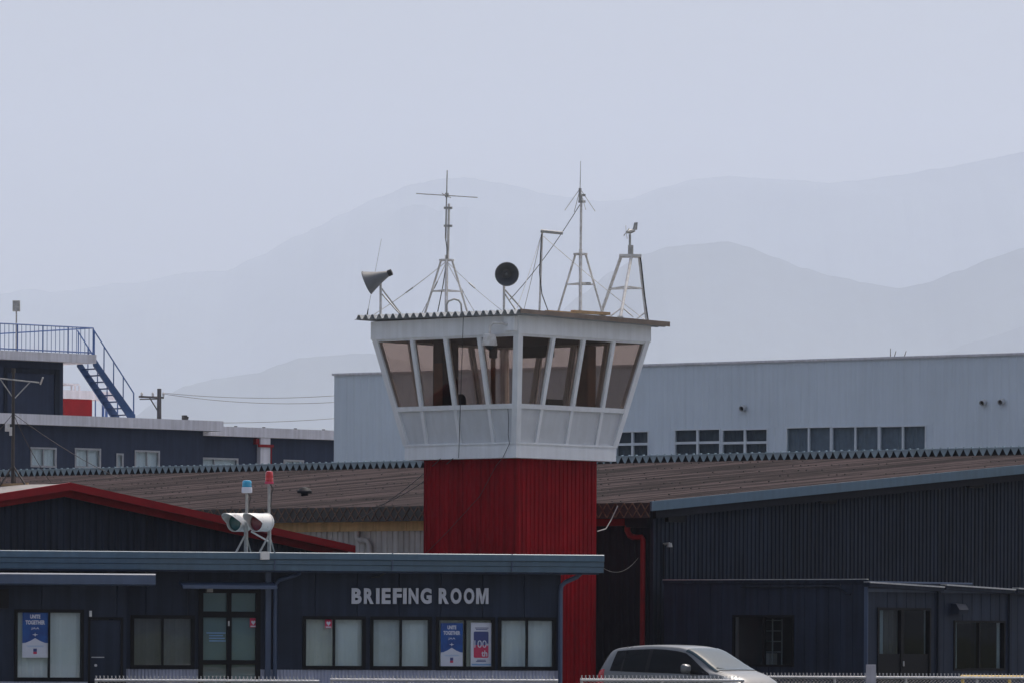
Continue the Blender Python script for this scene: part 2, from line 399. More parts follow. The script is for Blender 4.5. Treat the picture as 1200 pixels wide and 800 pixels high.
low = [(-200,540),(60,520),(150,490),(190,465),(215,452),(260,442),(300,438),(325,428),(350,419),(385,416),(430,414),(480,424),(560,450),(700,472),(900,462),(1020,438),(1090,418),(1140,401),(1200,383),(1300,362),(1450,350)]
tag(mountain(30000, far, 5000, 3.1, -260, 1460), 'faint far mountain range along the skyline'); tag(mountain(21600, mid, 3400, 8.4, 280, 1460), 'hazy nearer mountain ridge at the right'); tag(mountain(20500, low, 1500, 15.2, -210, 1460), 'low hazy foothills above the rooftops')

# ================================================================= control tower
TC = Vector((-0.06, 135.25, 0))
TM = Matrix(((B.x, A.x, 0, TC.x), (B.y, A.y, 0, TC.y), (0, 0, 1, 0), (0, 0, 0, 1)))     # local x = B, y = A
Z0, Z1, ZS, ZW, ZF, ZR = 5.87, 6.21, 7.06, 8.71, 9.135, 9.235
QS, QB, QT, QF, QR = 1.455, 1.78, 2.31, 2.36, 2.66
dq = lambda z: QB + (QT-QB)*(z-Z1)/(ZW-Z1)
tw = thing('control_tower', 'red clad control tower topped by a white glazed cab', 'control tower', TC)
def rotm(k): return TM @ Matrix.Rotation(k*math.pi/2, 4, 'Z')
mb = MB()
for k in range(4):
    mb.M = rotm(k); ribbed(mb, -QS, QS, 0.0, Z0, 0.145, 0.022, 0.55, y=-QS)
mb.build('shaft', RED, tw)
mb = MB(TM)
mb.box((-QB, -QB, Z0), (QB, QB, Z0+0.05))
for k in range(4):
    mb.M = rotm(k); mb.box((-QB, -QB, Z0+0.05), (QB-0.05, -QB+0.05, Z1-0.02))
mb.build('skirt_band', WHITE, tw)
mb = MB(TM); mb.box((-QB-0.025, -QB-0.025, Z1-0.02), (QB+0.025, QB+0.025, Z1+0.025)); mb.build('floor_ledge', WHITE, tw)
mb = MB(TM); mb.box((-QB+0.07, -QB+0.07, Z1+0.03), (QB-0.07, QB-0.07, Z1+0.07)); mb.build('floor', DARKINT, tw)
MUL = (-1.07, 0.0, 1.07)
def slab(mb, s0, s1, z0, z1, out, th, lean=True):
    """piece of the sloping cab face between s0(z) and s1(z) (numbers or functions), out = offset of its outer face"""
    f0 = s0 if callable(s0) else (lambda z: s0); f1 = s1 if callable(s1) else (lambda z: s1)
    p = []
    for z, f in ((z0, f0), (z0, f1), (z1, f1), (z1, f0)): p.append((f(z), -(dq(z)+out), z))
    mb.prism(p, (0, th, 0))
for k in range(4):
    Mk = rotm(k)
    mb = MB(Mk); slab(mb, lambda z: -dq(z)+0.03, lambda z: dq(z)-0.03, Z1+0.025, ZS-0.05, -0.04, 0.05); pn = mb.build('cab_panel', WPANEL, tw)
    for s in MUL:
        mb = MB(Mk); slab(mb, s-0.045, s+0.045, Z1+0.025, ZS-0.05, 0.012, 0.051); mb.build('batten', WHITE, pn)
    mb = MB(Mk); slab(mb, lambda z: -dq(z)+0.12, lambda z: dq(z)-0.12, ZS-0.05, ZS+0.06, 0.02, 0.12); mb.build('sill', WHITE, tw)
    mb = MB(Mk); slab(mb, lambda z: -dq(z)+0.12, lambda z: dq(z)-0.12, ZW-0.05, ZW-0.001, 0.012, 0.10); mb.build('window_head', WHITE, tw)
    for s in MUL:
        mb = MB(Mk); slab(mb, s-0.055, s+0.055, ZS+0.06, ZW-0.05, 0.025, 0.12); mb.cur = 1; slab(mb, s-0.085, s-0.055, ZS+0.06, ZW-0.05, -0.01, 0.04); slab(mb, s+0.055, s+0.078, ZS+0.06, ZW-0.05, -0.01, 0.04)
        mb.build('mullion', [WHITE, ALU], tw)
    ed = [lambda z: -dq(z)+0.13] + list(MUL) + [lambda z: dq(z)-0.13]
    for i in range(4):
        a, b = ed[i], ed[i+1]
        fa = a if callable(a) else (lambda z, a=a: a+0.05); fb = b if callable(b) else (lambda z, b=b: b-0.05)
        mb = MB(Mk); slab(mb, fa, fb, ZS+0.055, ZW-0.045, -0.025, 0.008); mb.build('window_pane', CABG, tw)
    # corner post at the left end of this face
    mb = MB(Mk)
    for z0, z1 in ((Z1+0.025, ZW-0.001),):
        p = []
        for z in (z0, z1):
            d = dq(z); o = 0.03
            p.append([(-d-o, -d-o, z), (-d+0.13, -d-o, z), (-d+0.13, -d+0.13, z), (-d-o, -d+0.13, z)])
        ia = [mb.add(q) for q in p[0]]; ib = [mb.add(q) for q in p[1]]
        mb.face(ia[::-1]); mb.face(ib)
        for j in range(4): mb.face((ia[j], ia[(j+1) % 4], ib[(j+1) % 4], ib[j]))
    mb.build('corner_post', WHITE, tw)
mb = MB()
for k in range(4):
    mb.M = rotm(k); mb.box((-QF, -QF, ZW), (QF-0.06, -QF+0.06, ZF))
mb.build('fascia', WHITE, tw)
mb = MB(TM); mb.box((-QF+0.06, -QF+0.06, ZW+0.002), (QF-0.06, QF-0.06, ZW+0.05)); mb.build('cab_ceiling', DARKINT, tw)
zroof = lambda x, y: ZR + 0.008*y - 0.012*x
mb = MB(TM); pitch = 0.222; n = int(2*QR/pitch); prof = []
for k in range(n+1):
    y = -QR + k*pitch
    for dy, dz in ((0, 0), (0.05, 0), (0.111, -0.1), (0.16, -0.1)):
        if y+dy <= QR: prof.append((y+dy, dz))
t1 = [(mb.add((-QR, y, zroof(-QR, y)+dz)), mb.add((QR, y, zroof(QR, y)+dz))) for y, dz in prof]
t2 = [(mb.add((-QR, y, zroof(-QR, y)+dz-0.012)), mb.add((QR, y, zroof(QR, y)+dz-0.012))) for y, dz in prof]
for k in range(len(prof)-1):
    mb.face((t1[k][0], t1[k+1][0], t1[k+1][1], t1[k][1])); mb.face((t2[k][0], t2[k][1], t2[k+1][1], t2[k+1][0]))
    mb.face((t1[k][0], t2[k][0], t2[k+1][0], t1[k+1][0])); mb.face((t1[k][1], t1[k+1][1], t2[k+1][1], t2[k][1]))
rf = mb.build('roof', TROOF, tw)
mb = MB(TM); z0, z1 = zroof(-QR, -QR), zroof(QR, -QR)
mb.prism([(-QR+0.02, -QR-0.02, z0-0.085), (QR+0.02, -QR-0.02, z1-0.105), (QR+0.02, -QR-0.02, z1+0.012), (-QR+0.02, -QR-0.02, z0+0.012)], (0, 0.018, 0))
mb.build('verge_flashing', TVERGE, rf)
mb = MB(TM)
for k in range(7): mb.box((-2.3+k*0.72, -QF+0.08, ZR-0.16), (-2.24+k*0.72, QF-0.08, ZR-0.12))
mb.build('purlin', DARK, rf)

# interior of the cab
def tl(x, y, z): return TM @ Vector((x, y, z))
t = thing('console_desk', 'brown wooden console desk inside the right side of the cab', 'desk', tl(0.9, -1.2, Z1+0.07))
MB(TM).box((-0.6, -1.5, 7.02), (1.5, -0.75, 7.07)).build('desk_top', BROWNINT, t)
for x in (-0.55, 1.4): MB(TM).box((x, -1.45, Z1+0.07), (x+0.05, -0.8, 7.02)).build('side_panel', BROWNINT, t)
MB(TM).box((0.2, -1.0, 7.07), (0.75, -0.8, 7.32)).build('radio_set', BLACK, t)
t = thing('wooden_cabinet', 'tall brown cabinet inside the cab behind its right windows', 'cabinet', tl(1.76, -0.84, Z1+0.07))
MB(TM).box((1.60, -1.0, Z1+0.07), (1.92, -0.68, 8.65)).build('carcass', BROWNINT, t)
MB(TM).box((1.62, -1.02, Z1+0.15), (1.90, -1.003, 8.6)).build('door', BROWNINT, t)
t = thing('stair_enclosure', 'dark brown stair enclosure inside the left side of the cab', 'partition', tl(-0.56, 1.6, Z1+0.07))
MB(TM).box((-0.82, 1.42, Z1+0.07), (-0.30, 1.76, 8.70)).build('partition_panel', DARKINT, t)
MB(TM).box((-0.84, 1.45, Z1+0.1), (-0.823, 1.72, 8.2)).build('door', BROWNINT, t)
t = thing('roller_blind', 'dark rolled-up blind at the top of the rear cab window', 'blind', tl(2.05, 1.0, 8.45))
MB(TM).box((2.03, .45, 8.45), (2.06, 1.65, 8.705)).build('fabric', BLACK, t)
mb = MB(TM); mb.tube((2.045, .45, 8.44), (2.045, 1.65, 8.44), .02, n=6); mb.build('bottom_bar', DARKINT, t)
t = thing('signal_lamp', 'black light gun hanging behind the window by the near corner', 'signal lamp', tl(-1.5, -1.15, 7.1))
p = P(578, 412, 133.2)
mb = MB(); mb.tube((p.x, p.y, 7.08), (p.x, p.y, p.z), 0.06, n=10); mb.build('stand', BROWNINT, t)
mb = MB(); mb.lathe((p.x, p.y, p.z-0.15), (0, 0, 1), [(0, .07), (0.02, .1), (0.22, .1), (0.3, .06)], 14); mb.build('lamp_head', BLACK, t, smooth=True)
t = thing('office_chair', 'dark office chair with rounded back inside the cab, left side', 'chair', tl(-1.35, 0.55, Z1+0.07))
cx = tl(-1.35, 0.55, 0)
mb = MB(); mb.tube((cx.x, cx.y, Z1+0.10), (cx.x, cx.y, Z1+0.55), 0.03); mb.build('stem', BLACK, t)
mb = MB()
for k in range(5): mb.tube((cx.x, cx.y, Z1+0.13), (cx.x+.3*math.cos(k*1.257), cx.y+.3*math.sin(k*1.257), Z1+0.10), 0.02)
mb.build('base', BLACK, t)
mb = MB(); mb.lathe((cx.x, cx.y, Z1+0.55), (0, 0, 1), [(0, .2), (.03, .25), (.09, .25), (.11, .2)], 14); mb.build('seat', BLACK, t, smooth=True)
mb = MB(); mb.lathe((cx.x+.16, cx.y+.12, Z1+1.02), (-.8, -.6, 0), [(0, .16), (.02, .2), (.06, .2), (.08, .16)], 14); mb.tube((cx.x+.1, cx.y+.1, Z1+.6), (cx.x+.17, cx.y+.13, Z1+1.0), .02); mb.build('backrest', BLACK, t, smooth=True)

# ---- roof equipment
def base_z(p): 
    l = TM.inverted() @ Vector((p.x, p.y, 0)); return zroof(l.x, l.y)
def guy(mb, p0, p1, r=0.008, sag=0.04): mb.path(catenary(p0, p1, sag, 8), r, 4)

def tripod_mast(name, label, cat, u, Y, vtop, spread_px, topw, vring, rpole=0.042):
    p = P(u, 365, Y); x, y = p.x, p.y; zb = base_z(p); zt = P(u, vtop, Y).z; zr = P(u, vring, Y).z
    t = thing(name, label, cat, (x, y, zb))
    MB().tube((x, y, zb), (x, y, zt+0.12), rpole, n=10).build('pole', WTUBE, t, smooth=True)
    rt, rb = topw/F*Y, spread_px/F*Y
    for k in range(3):
        a = R(30+k*120); d = Vector((math.cos(a), math.sin(a), 0))
        mb = MB(); mb.tube(Vector((x, y, zt))+d*rt, Vector((x, y, zb))+d*rb, 0.026, n=8); mb.box((x+d.x*rb-.06, y+d.y*rb-.06, zb), (x+d.x*rb+.06, y+d.y*rb+.06, zb+.025))
        mb.build('leg', WTUBE, t)
    mb = MB(); mb.lathe((x, y, zt-0.02), (0, 0, 1), [(0, rt+.03), (.04, rt+.03)], 12); mb.build('top_plate', WTUBE, t)
    f = (zr-zb)/(zt-zb); rr = rb+(rt-rb)*f
    mb = MB(); pr = [Vector((x+rr*math.cos(R(30+k*120)), y+rr*math.sin(R(30+k*120)), zr)) for k in range(3)]
    for k in range(3): mb.bar(pr[k], pr[(k+1) % 3], 0.045, 0.03); mb.bar((x, y, zr), pr[k], 0.06, 0.025)
    mb.build('brace_ring', WTUBE, t)
    return t, x, y, zb, zt

t, x, y, zb, zt = tripod_mast('antenna_mast', 'white tripod antenna mast carrying a crossed bar, left on the tower roof', 'antenna', 523, 135.3, 305, 31, 7.5, 341)
z = lambda v: P(523, v, 135.3).z
px = lambda n: n/F*135.3
mb = MB(); mb.tube((x+px(1.5), y, zt), (x+px(2.6), y, z(239)), 0.03, n=8); mb.build('upper_pole', WTUBE, t, smooth=True)
mb = MB(); mb.tube((x-px(1.2), y-.03, z(280)), (x+px(0.2), y-.03, z(200)), 0.022, 0.012, n=8); mb.build('antenna_rod', GREYTUBE, t)
mb = MB(); mb.tube((x-px(36), y-.03, z(227.3)), (x+px(36), y-.03, z(231.6)), 0.012, n=6); mb.tube((x-.1, y-.75, z(230)), (x+.08, y+.7, z(229)), 0.012, n=6); mb.lathe((x, y-.03, z(231.5)), (0,0,1), [(0,.045),(.1,.045)], 8); mb.build('cross_element', GREYTUBE, t)
for v in (244, 265): MB().box((x-px(3.5), y-.06, z(v)-.025), (x+px(6.5), y+.03, z(v)+.025)).build('clamp', GREYTUBE, t)
mb = MB(); mb.path([(x-px(1.2), y, z(280)), (x+px(0.2), y-.06, z(290)), (x+px(.6), y-.05, z(303)), (x-px(4), y-.1, z(335)), (x-px(10), y-.1, z(366))], 0.012, 5); mb.build('feed_cable', BLACK, t)
mb = MB()
for (u, v, Y) in ((436, 368, 135.2), (590, 368, 132.6), (488, 367, 138), (566, 366, 138.2)):
    q = P(u, v, Y); q.z = base_z(q); guy(mb, (x, y, zt-.03), q, 0.009)
for (a, b, s) in ((0, .45, .03), (1, .3, .03)): pass
mb.build('guy_wire', GALV, t)
mb = MB()
for (u, v, Y, f) in ((436, 368, 135.2, .45), (590, 368, 132.6, .4), (488, 367, 138, .3), (566, 366, 138.2, .35)):
    q = P(u, v, Y); q.z = base_z(q); c = catenary((x, y, zt-.03), q, .04, 40); k = int(40*f)
    MB().path(c[k:k+5], .018, 6).build('guy_insulator', GREYTUBE, t)

t, x, y, zb, zt = tripod_mast('antenna_mast', 'white tripod antenna mast with a whip and drooping radials on the tower roof', 'antenna', 680, 135.0, 298, 33, 7, 333)
z = lambda v: P(680, v, 135.0).z
MB().tube((x, y, zt), (x+px(.5), y, z(228)), 0.03, n=8).build('upper_pole', WTUBE, t, smooth=True)
MB().tube((x-px(1), y-.03, z(236)), (x-px(1), y-.03, z(221)), 0.035, n=8).build('antenna_base', GREYTUBE, t)
MB().tube((x-px(1), y-.03, z(221)), (x-px(.6), y-.03, z(189)), 0.012, 0.006, n=6).build('whip', GREYTUBE, t)
for k in range(4):
    a = R(20+k*90); e = Vector((px(19)*math.cos(a), px(19)*math.sin(a), z(247)-z(221)))
    MB().tube((x-px(1), y-.03, z(221.5)), Vector((x-px(1), y-.03, z(221.5)))+e, 0.008, n=5).build('radial', GREYTUBE, t)
for v in (229, 236.5): MB().box((x-px(3), y-.06, z(v)-.025), (x+px(5.5), y+.04, z(v)+.025)).build('clamp', GREYTUBE, t)
mb = MB(); mb.path(catenary((x-.02, y, z(240)), P(597, 352, 134.6), .12, 10), 0.009, 5); mb.build('feed_cable', BLACK, t)
MB().box((x-px(2), y-.2, z(334)), (x+px(12), y-.05, z(331.5))).build('shelf_box', GREYTUBE, t)

# anemometer tripod
Y = 135.3; pt = P(739, 300, Y); zb = base_z(pt); z = lambda v: P(739, v, Y).z
t = thing('anemometer', 'grey wind vane sensor on a white tripod at the right roof edge', 'wind sensor', (pt.x, pt.y, zb))
tops = [P(728, 300, Y), P(740, 300, Y-0.25), P(749, 300, Y)]
feet = [P(701, 365, 135.9), P(727, 374, 133.9), P(758, 375, 135.2)]
for a, b in zip(tops, feet):
    b.z = base_z(b); mb = MB(); mb.tube(b, a, 0.038, n=8); mb.box((b.x-.07, b.y-.07, b.z), (b.x+.07, b.y+.07, b.z+.03)); mb.build('leg', WTUBE, t, smooth=False)
mb = MB(); mb.box((tops[0].x-.05, Y-.32, z(302)), (tops[2].x+.05, Y+.12, z(299))); mb.build('top_plate', WTUBE, t)
mb = MB(); rg = [a.lerp(b, 0.5) for a, b in zip(tops, feet)]
for k in range(3): mb.bar(rg[k], rg[(k+1) % 3], .035, .035)
mb.build('brace_ring', WTUBE, t)
mb = MB(); f = feet[1]; mb.tube(f+Vector((-.25, .05, .02)), f.lerp(tops[1], .16), .018, n=6); mb.tube(f+Vector((.3, .05, .02)), f.lerp(tops[1], .16), .018, n=6)
f = feet[2]; mb.tube(f+Vector((-.28, -.05, .02)), f.lerp(tops[2], .14), .018, n=6); mb.build('foot_brace', WTUBE, t)
mb = MB(); mb.tube((pt.x-px(1), Y-.1, z(299)), (pt.x-px(1), Y-.1, z(275)), .028, n=8); mb.box((pt.x-px(3.2), Y-.17, z(299)), (pt.x+px(3), Y-.03, z(288))); mb.build('sensor_pole', GREYTUBE, t)
mb = MB(); bx = Vector((pt.x, Y-.1, z(272)))
mb.path([bx+Vector((-px(5), -.1, -.02)), bx+Vector((-px(1), 0, 0)), bx+Vector((px(3.5), .06, .03)), bx+Vector((px(5), .08, .14))], [.03, .055, .045, .02], 8)
mb.prism([bx+Vector((px(2), .05, .05)), bx+Vector((px(7.5), .1, .05)), bx+Vector((px(8.2), .11, .23)), bx+Vector((px(4), .07, .22))], (0.0, .02, 0))
mb.build('vane_body', GREYTUBE, t)
mb = MB()
for k in range(4):
    a = R(20+90*k); c = bx+Vector((-px(5.4), -.11, -.02)); d = Vector((.3*math.cos(a), -.6*math.cos(a), math.sin(a))).normalized()
    mb.prism([c-Vector((.01, .01, .01)), c+d*.15+Vector((0, .02, .02)), c+d*.15-Vector((0, .02, .02))], (.01, 0, 0))
mb.build('propeller', GREYTUBE, t)
mb = MB(); mb.path([tops[2]+Vector((.03, -.05, -.05)), tops[2].lerp(feet[2], .12)+Vector((.03, -.05, 0)), tops[2].lerp(feet[2], .6)+Vector((.02, -.05, 0)), feet[2]+Vector((.03, -.06, .03))], .014, 5); mb.build('signal_cable', BLACK, t)

# L-shaped post with horizontal tube
Y = 134.2; p = P(634, 363, Y); zb = base_z(p); z = lambda v: P(634, v, Y).z
t = thing('antenna_post', 'slim white post with a short horizontal tube at its top', 'antenna', (p.x, p.y, zb))
mb = MB(); mb.tube((p.x-.04, p.y, zb), (p.x+.02, p.y, z(269)), .026, n=8); mb.box((p.x-.1, p.y-.1, zb), (p.x+.03, p.y+.1, zb+.03)); mb.build('pole', WTUBE, t)
MB().tube((p.x-.02, p.y-.03, z(271)), (p.x+px(25), p.y-.03, z(273.5)), .04, n=10).build('horizontal_tube', GREYTUBE, t)
mb = MB(); mb.path([(p.x, p.y-.03, z(275)), (p.x-.04, p.y-.04, z(320)), (p.x+.02, p.y-.04, z(345)), (p.x+px(8), p.y, z(364))], .012, 5); mb.build('feed_cable', BLACK, t)
mb = MB()
for (u, v, Yg) in ((757, 374, 135), (604, 366, 132.8), (611, 366, 136)):
    q = P(u, v, Yg); q.z = base_z(q); guy(mb, (p.x, p.y, z(275)), q, .008)
mb.build('guy_wire', GALV, t)

# horn speakers
def horn(name, label, mouth, axis, r, length, u, v0, Y, brace):
    m = Vector(mouth); ax = Vector(axis).normalized()
    p = P(u, v0, Y); zb = base_z(p)
    t = thing(name, label, 'loudspeaker', (p.x, p.y, zb), None)
    back = m - ax*length
    prof = [(0, r*.2), (.02, r*.26), (length*.2, r*.36), (length*.45, r*.53), (length*.7, r*.74), (length*.88, r*.91), (length, r), (length, r*.985), (length*.88, r*.88), (length*.6, r*.6), (length*.4, r*.4)]
    mb = MB(); mb.lathe(back, ax, prof, 28); mb.lathe(m-ax*.012, ax, [(0, r*.985), (0, r*1.03), (.02, r*1.03), (.02, r*.98)], 28, cap=False); mb.build('horn_bell', HORN, t, smooth=True)
    mb = MB(); mb.lathe(m-ax*length*.62, ax, [(0, r*.1), (.03, r*.22), (.1, r*.22), (.13, r*.1)], 12); mb.build('horn_throat', HORN, t, smooth=True)
    mb = MB(); mb.lathe(back-ax*.1, ax, [(0, .04), (.01, .075), (.1, .08), (.12, .05)], 12); mb.build('driver', BLACK, t, smooth=True)
    mid = m - ax*length*.7
    mb = MB(); mb.tube((p.x, p.y, zb), (p.x, p.y, mid.z), .03, n=8); mb.tube((p.x, p.y, mid.z-.02), mid, .022, n=6); mb.build('pole', WTUBE, t)
    for (a, b) in brace: mb = MB(); mb.tube(a, b, .018, n=6); mb.build('brace', GREYTUBE, t)
    return t
m = P(430, 331.5, 134.9)
def rz(p): q = Vector(p); q.z = base_z(q)+.02; return q
horn('horn_speaker', 'grey horn loudspeaker pointing left at the far left roof corner', m, (-.90, .16, -.38), .285, .56, 446, 366, 135.0,
     [(P(447, 338, 135), rz(P(471, 366, 135.1))), (P(448, 345, 135), rz(P(468, 366, 134.4)))])
m = P(594, 321.5, 132.9)
horn('horn_speaker', 'grey horn loudspeaker facing forward over the near roof corner', m, (.05, -.98, -.1), .275, .5, 590.5, 363, 133.3,
     [(P(592, 340, 133.3), rz(P(617, 363, 133.8))), (P(592, 345, 133.3), rz(P(606, 363, 133.0)))])
p = P(430, 372, 135.1); zb = base_z(p)
t = thing('whip_antenna', 'thin leaning whip antenna behind the left horn loudspeaker', 'antenna', (p.x, p.y, zb))
MB().tube((p.x, p.y, zb-.03), P(431.5, 362, 135.1), .02, .012, n=6).build('antenna_base', BLACK, t)
MB().tube(P(431.5, 362, 135.1), P(447, 280, 135.1), .006, .004, n=5).build('rod', GREYTUBE, t)
p = P(532, 367, 134); zb = base_z(p)
tag(MB().path([(p.x-.18, p.y, zb), (p.x-.18, p.y, zb+.22), (p.x-.13, p.y, zb+.31), (p.x, p.y, zb+.36), (p.x+.11, p.y, zb+.33), (p.x+.17, p.y, zb+.24), (p.x+.18, p.y, zb+.02)], .022, 8).build('vent_pipe', GREYTUBE, smooth=True), 'small bent grey vent pipe beside the left mast foot', 'pipe')
for (u0, u1, v, Y, lab) in ((641, 672, 363.5, 133.0, 'short weathered plank on the roof edge left of the mast'), (671, 713, 363.2, 133.6, 'long weathered plank on the roof edge under the whip mast')):
    a, b = P(u0, v, Y), P(u1, v+1, Y+.6); a.z = base_z(a)+.045; b.z = base_z(b)+.045
    if u0 > 650: a.z += .05; b.z += .05
    o = MB().bar(a, b, .16, .07).build('roof_plank', WOOD); tag(o, lab, 'plank')
    if u0 > 650:
        mb = MB()
        for q in (a.lerp(b, .2), a.lerp(b, .85)): mb.box((q.x-.06, q.y-.06, q.z-.095), (q.x+.06, q.y+.06, q.z-.035))
        mb.build('spacer_block', GREYTUBE, o)
o = MB().bar(rz(P(690, 366, 134.3)), rz(P(742, 371, 135.0)), .12, .05).build('roof_beam', RUST); tag(o, 'white rusty flat bar lying on the right roof edge', 'metal bar')

# dome camera
p = P(579, 393, 133.6); lp = TM.inverted() @ p
q = TM.inverted() @ P(588, 380, 133)
t = thing('security_camera', 'white dome camera hanging from the cab corner above the windows', 'security camera', tl(-QF-.3, -QF+.55, 8.55))
yb = -QF+.19
MB(TM).box((-QF-.12, yb-.16, 8.78), (-QF-.003, yb+.16, 9.1)).build('mount_box', WHITE, t)
mb = MB(TM); mb.path([(-QF-.12, yb+.05, 8.92), (-QF-.26, yb+.16, 8.96), (-QF-.34, yb+.30, 8.96), (-QF-.38, yb+.37, 8.88), (-QF-.38, yb+.37, 8.68)], .03, 8); mb.build('arm', WTUBE, t, smooth=True)
mb = MB(TM); mb.lathe((-QF-.38, yb+.37, 8.70), (0, 0, -1), [(0, .10), (.02, .14), (.25, .18), (.265, .175), (.27, .12)], 20); mb.build('housing', WTUBE, t, smooth=True)
mb = MB(TM); mb.lathe((-QF-.38, yb+.37, 8.432), (0, 0, -1), [(0, .11), (.05, .09), (.09, .05), (.1, .01)], 16); mb.build('dome', BLACK, t, smooth=True)

# cables on the tower front
def cable(label, pts, r=0.012, m=BLACK):
    tag(MB().path(pts, r, 5).build('cable', m), label, 'cable')
def onface(s, z, out=.06): # left face (outward -B): local x=-q
    d = dq(z) if z > Z1 else QB
    if z > ZW: d = QF
    return tl(-(d+out), s, z)
cable('dark cable down the left cab windows to the red shaft', catenary(P(543, 371.5, 132.55), P(537.5, 536, 133.7), .0, 4), .008)
cable('short cable loop on the white panel by the near corner', [onface(-1.72, 7.0), onface(-1.70, 6.75), onface(-1.62, 6.4), onface(-1.60, 6.2, .03), onface(-1.4, 5.9, .02), tl(-QS-.05, -.9, 5.7), tl(-QS-.05, -.4, 5.0), tl(-QS-.04, .6, 4.2), tl(-QS-.05, 1.4, 3.6)], .007)
cable('thin wire sagging from the white skirt down to the hangar roof', catenary(onface(.2, 5.88, .02), P(432, 596, 143), .15, 12), .011)
cable('second thin wire slanting from the cab to the hangar eave', catenary(onface(.6, 5.88, .02), P(412, 612, 142.2), .12, 12), .010)

# ================================================================= hangar
HC = Vector((P(763, 588, 136).x, 136.0, 0)); EZ, SL, TT, HL = 4.92, 0.0855, 21.1, 52.0
HM = Matrix(((B.x, A.x, 0, HC.x), (B.y, A.y, 0, HC.y), (0, 0, 1, 0), (0, 0, 0, 1)))     # x along the slope, y along the eave to the left
hg = thing('hangar', 'large hangar with brown folded metal roof and dark ribbed gable', 'hangar', HC)
PIT = 0.27
def folded(mb, xa, xb, za, zb, y0, y1, depth, th=0.02):
    prof = []; y = y0
    while y < y1:
        for dy, dz in ((0.0, 0), (0.035, 0), (0.135, -depth), (0.17, -depth)): prof.append((y+dy, dz))
        y += PIT
    prof.append((y, 0))
    t1 = [(mb.add((xa, q, za+d)), mb.add((xb, q, zb+d))) for q, d in prof]
    t2 = [(mb.add((xa, q, za+d-th)), mb.add((xb, q, zb+d-th))) for q, d in prof]
    for k in range(len(prof)-1):
        mb.cur = 0
        mb.face((t1[k][0], t1[k+1][0], t1[k+1][1], t1[k][1])); mb.face((t2[k][0], t2[k][1], t2[k+1][1], t2[k+1][0]))
        mb.cur = 1
        mb.face((t1[k][0], t2[k][0], t2[k+1][0], t1[k+1][0]))
mb = MB(HM)
folded(mb, 0, TT, EZ, EZ+SL*TT, 0.02, HL, 0.15)
mb.cur = 2
for row in range(8):
    x = 0.5+row*2.75
    if x > TT: break
    for k in range(int(HL/PIT)):
        y = 0.02+k*PIT+0.017; z = EZ+SL*x
        if random.random() < .38: mb.box((x-.02, y-.014, z), (x+.02, y+.014, z+.02))
rfo = mb.build('roof', [ROOFM, ROOFEND, BLACK], hg)
mb = MB(HM); folded(mb, TT+0.01, 2*TT, EZ+SL*TT, EZ, 0.02, HL, 0.15); mb.build('rear_roof', [ROOFM, ROOFEND], hg)
mb = MB(HM); rz0 = EZ+SL*TT
mb.box((TT-0.05, 0, rz0+0.175), (TT+0.5, HL, rz0+0.205))
k = 0
while k*PIT < HL-PIT:
    y = 0.02+k*PIT+0.1525; mb.prism([(TT-0.03, y-0.131, rz0+0.176), (TT-0.03, y+0.131, rz0+0.176), (TT-0.03, y+.012, rz0-0.02), (TT-0.03, y-.012, rz0-0.02)], (0.012, 0, 0))
    mb.box((TT+.0, y-.15, rz0+.205), (TT+.05, y-.10, rz0+.235)); k += 1
mb.build('ridge_flashing', RIDGE, hg)
MB(HM).box((TT+0.06, 0.01, rz0-0.17), (TT+0.08, HL, rz0+0.174)).build('ridge_backing', BLACK, hg)
mb = MB(HM); mb.box((-.012, .03, EZ-.37), (.0, HL, EZ-.004)); mb.cur = 1
k = 0
while k*PIT < HL-PIT:
    y = 0.03+k*PIT
    for (a, b, c, d) in ((y, EZ-.01, y+PIT/2, EZ-.18), (y+PIT/2, EZ-.18, y+PIT, EZ-.01), (y+PIT/2, EZ-.185, y, EZ-.36), (y+PIT/2, EZ-.185, y+PIT, EZ-.36)):
        ins = Vector((0, .03, 0)); p0, p1 = Vector((-.03, a, b)), Vector((-.03, c, d))
        mb.prism([p0-ins*.6, p0+ins*.6, p1+ins*.6, p1-ins*.6], (.014, 0, 0))
    k += 1
mb.build('eave_end_closure', [BLACK, ROOFEND], hg)
mb = MB(HM); mb.prism([(-0.05, -0.06, EZ-0.21), (TT, -0.06, rz0-0.21), (2*TT, -0.06, EZ-0.21), (2*TT, -0.06, EZ+0.02), (TT, -0.06, rz0+0.02), (-0.05, -0.06, EZ+0.02)], (0, 0.05, 0)); mb.build('verge_trim', BLUETRIM, hg)
mb = MB(HM); mb.prism([(0.25, 0.05, EZ-0.38), (TT, 0.05, rz0-0.38), (2*TT, 0.05, EZ-.38), (2*TT, 0.05, EZ-0.19), (TT, 0.05, rz0-0.19), (0.25, 0.05, EZ-0.19)], (0, 0.1, 0)); mb.build('verge_soffit', DARK, hg)
# gable wall: local x along B
GW = Face(HC + A*0.35 + B*0.5, B)
mb = MB(GW.M); ribbed(mb, 0, 2*TT-1.0, 0.0, lambda x: EZ-0.22+SL*(x+.5) if x+.5 < TT else EZ-0.22+SL*(2*TT-x-.5), 0.155, 0.03, 0.62); mb.build('gable_wall', NAVY, hg)
for u, v in ((779, 606), (958, 584), (1132, 566)):  # black boxes stand in for dark shadows under the verge
    x = GW.x(u, v); z = GW.z(u, v); mb = MB(GW.M); mb.box((x, -.12, z-.1), (x+.62, -.005, z+.09)); mb.build('verge_shadow_box', BLACKF, hg)
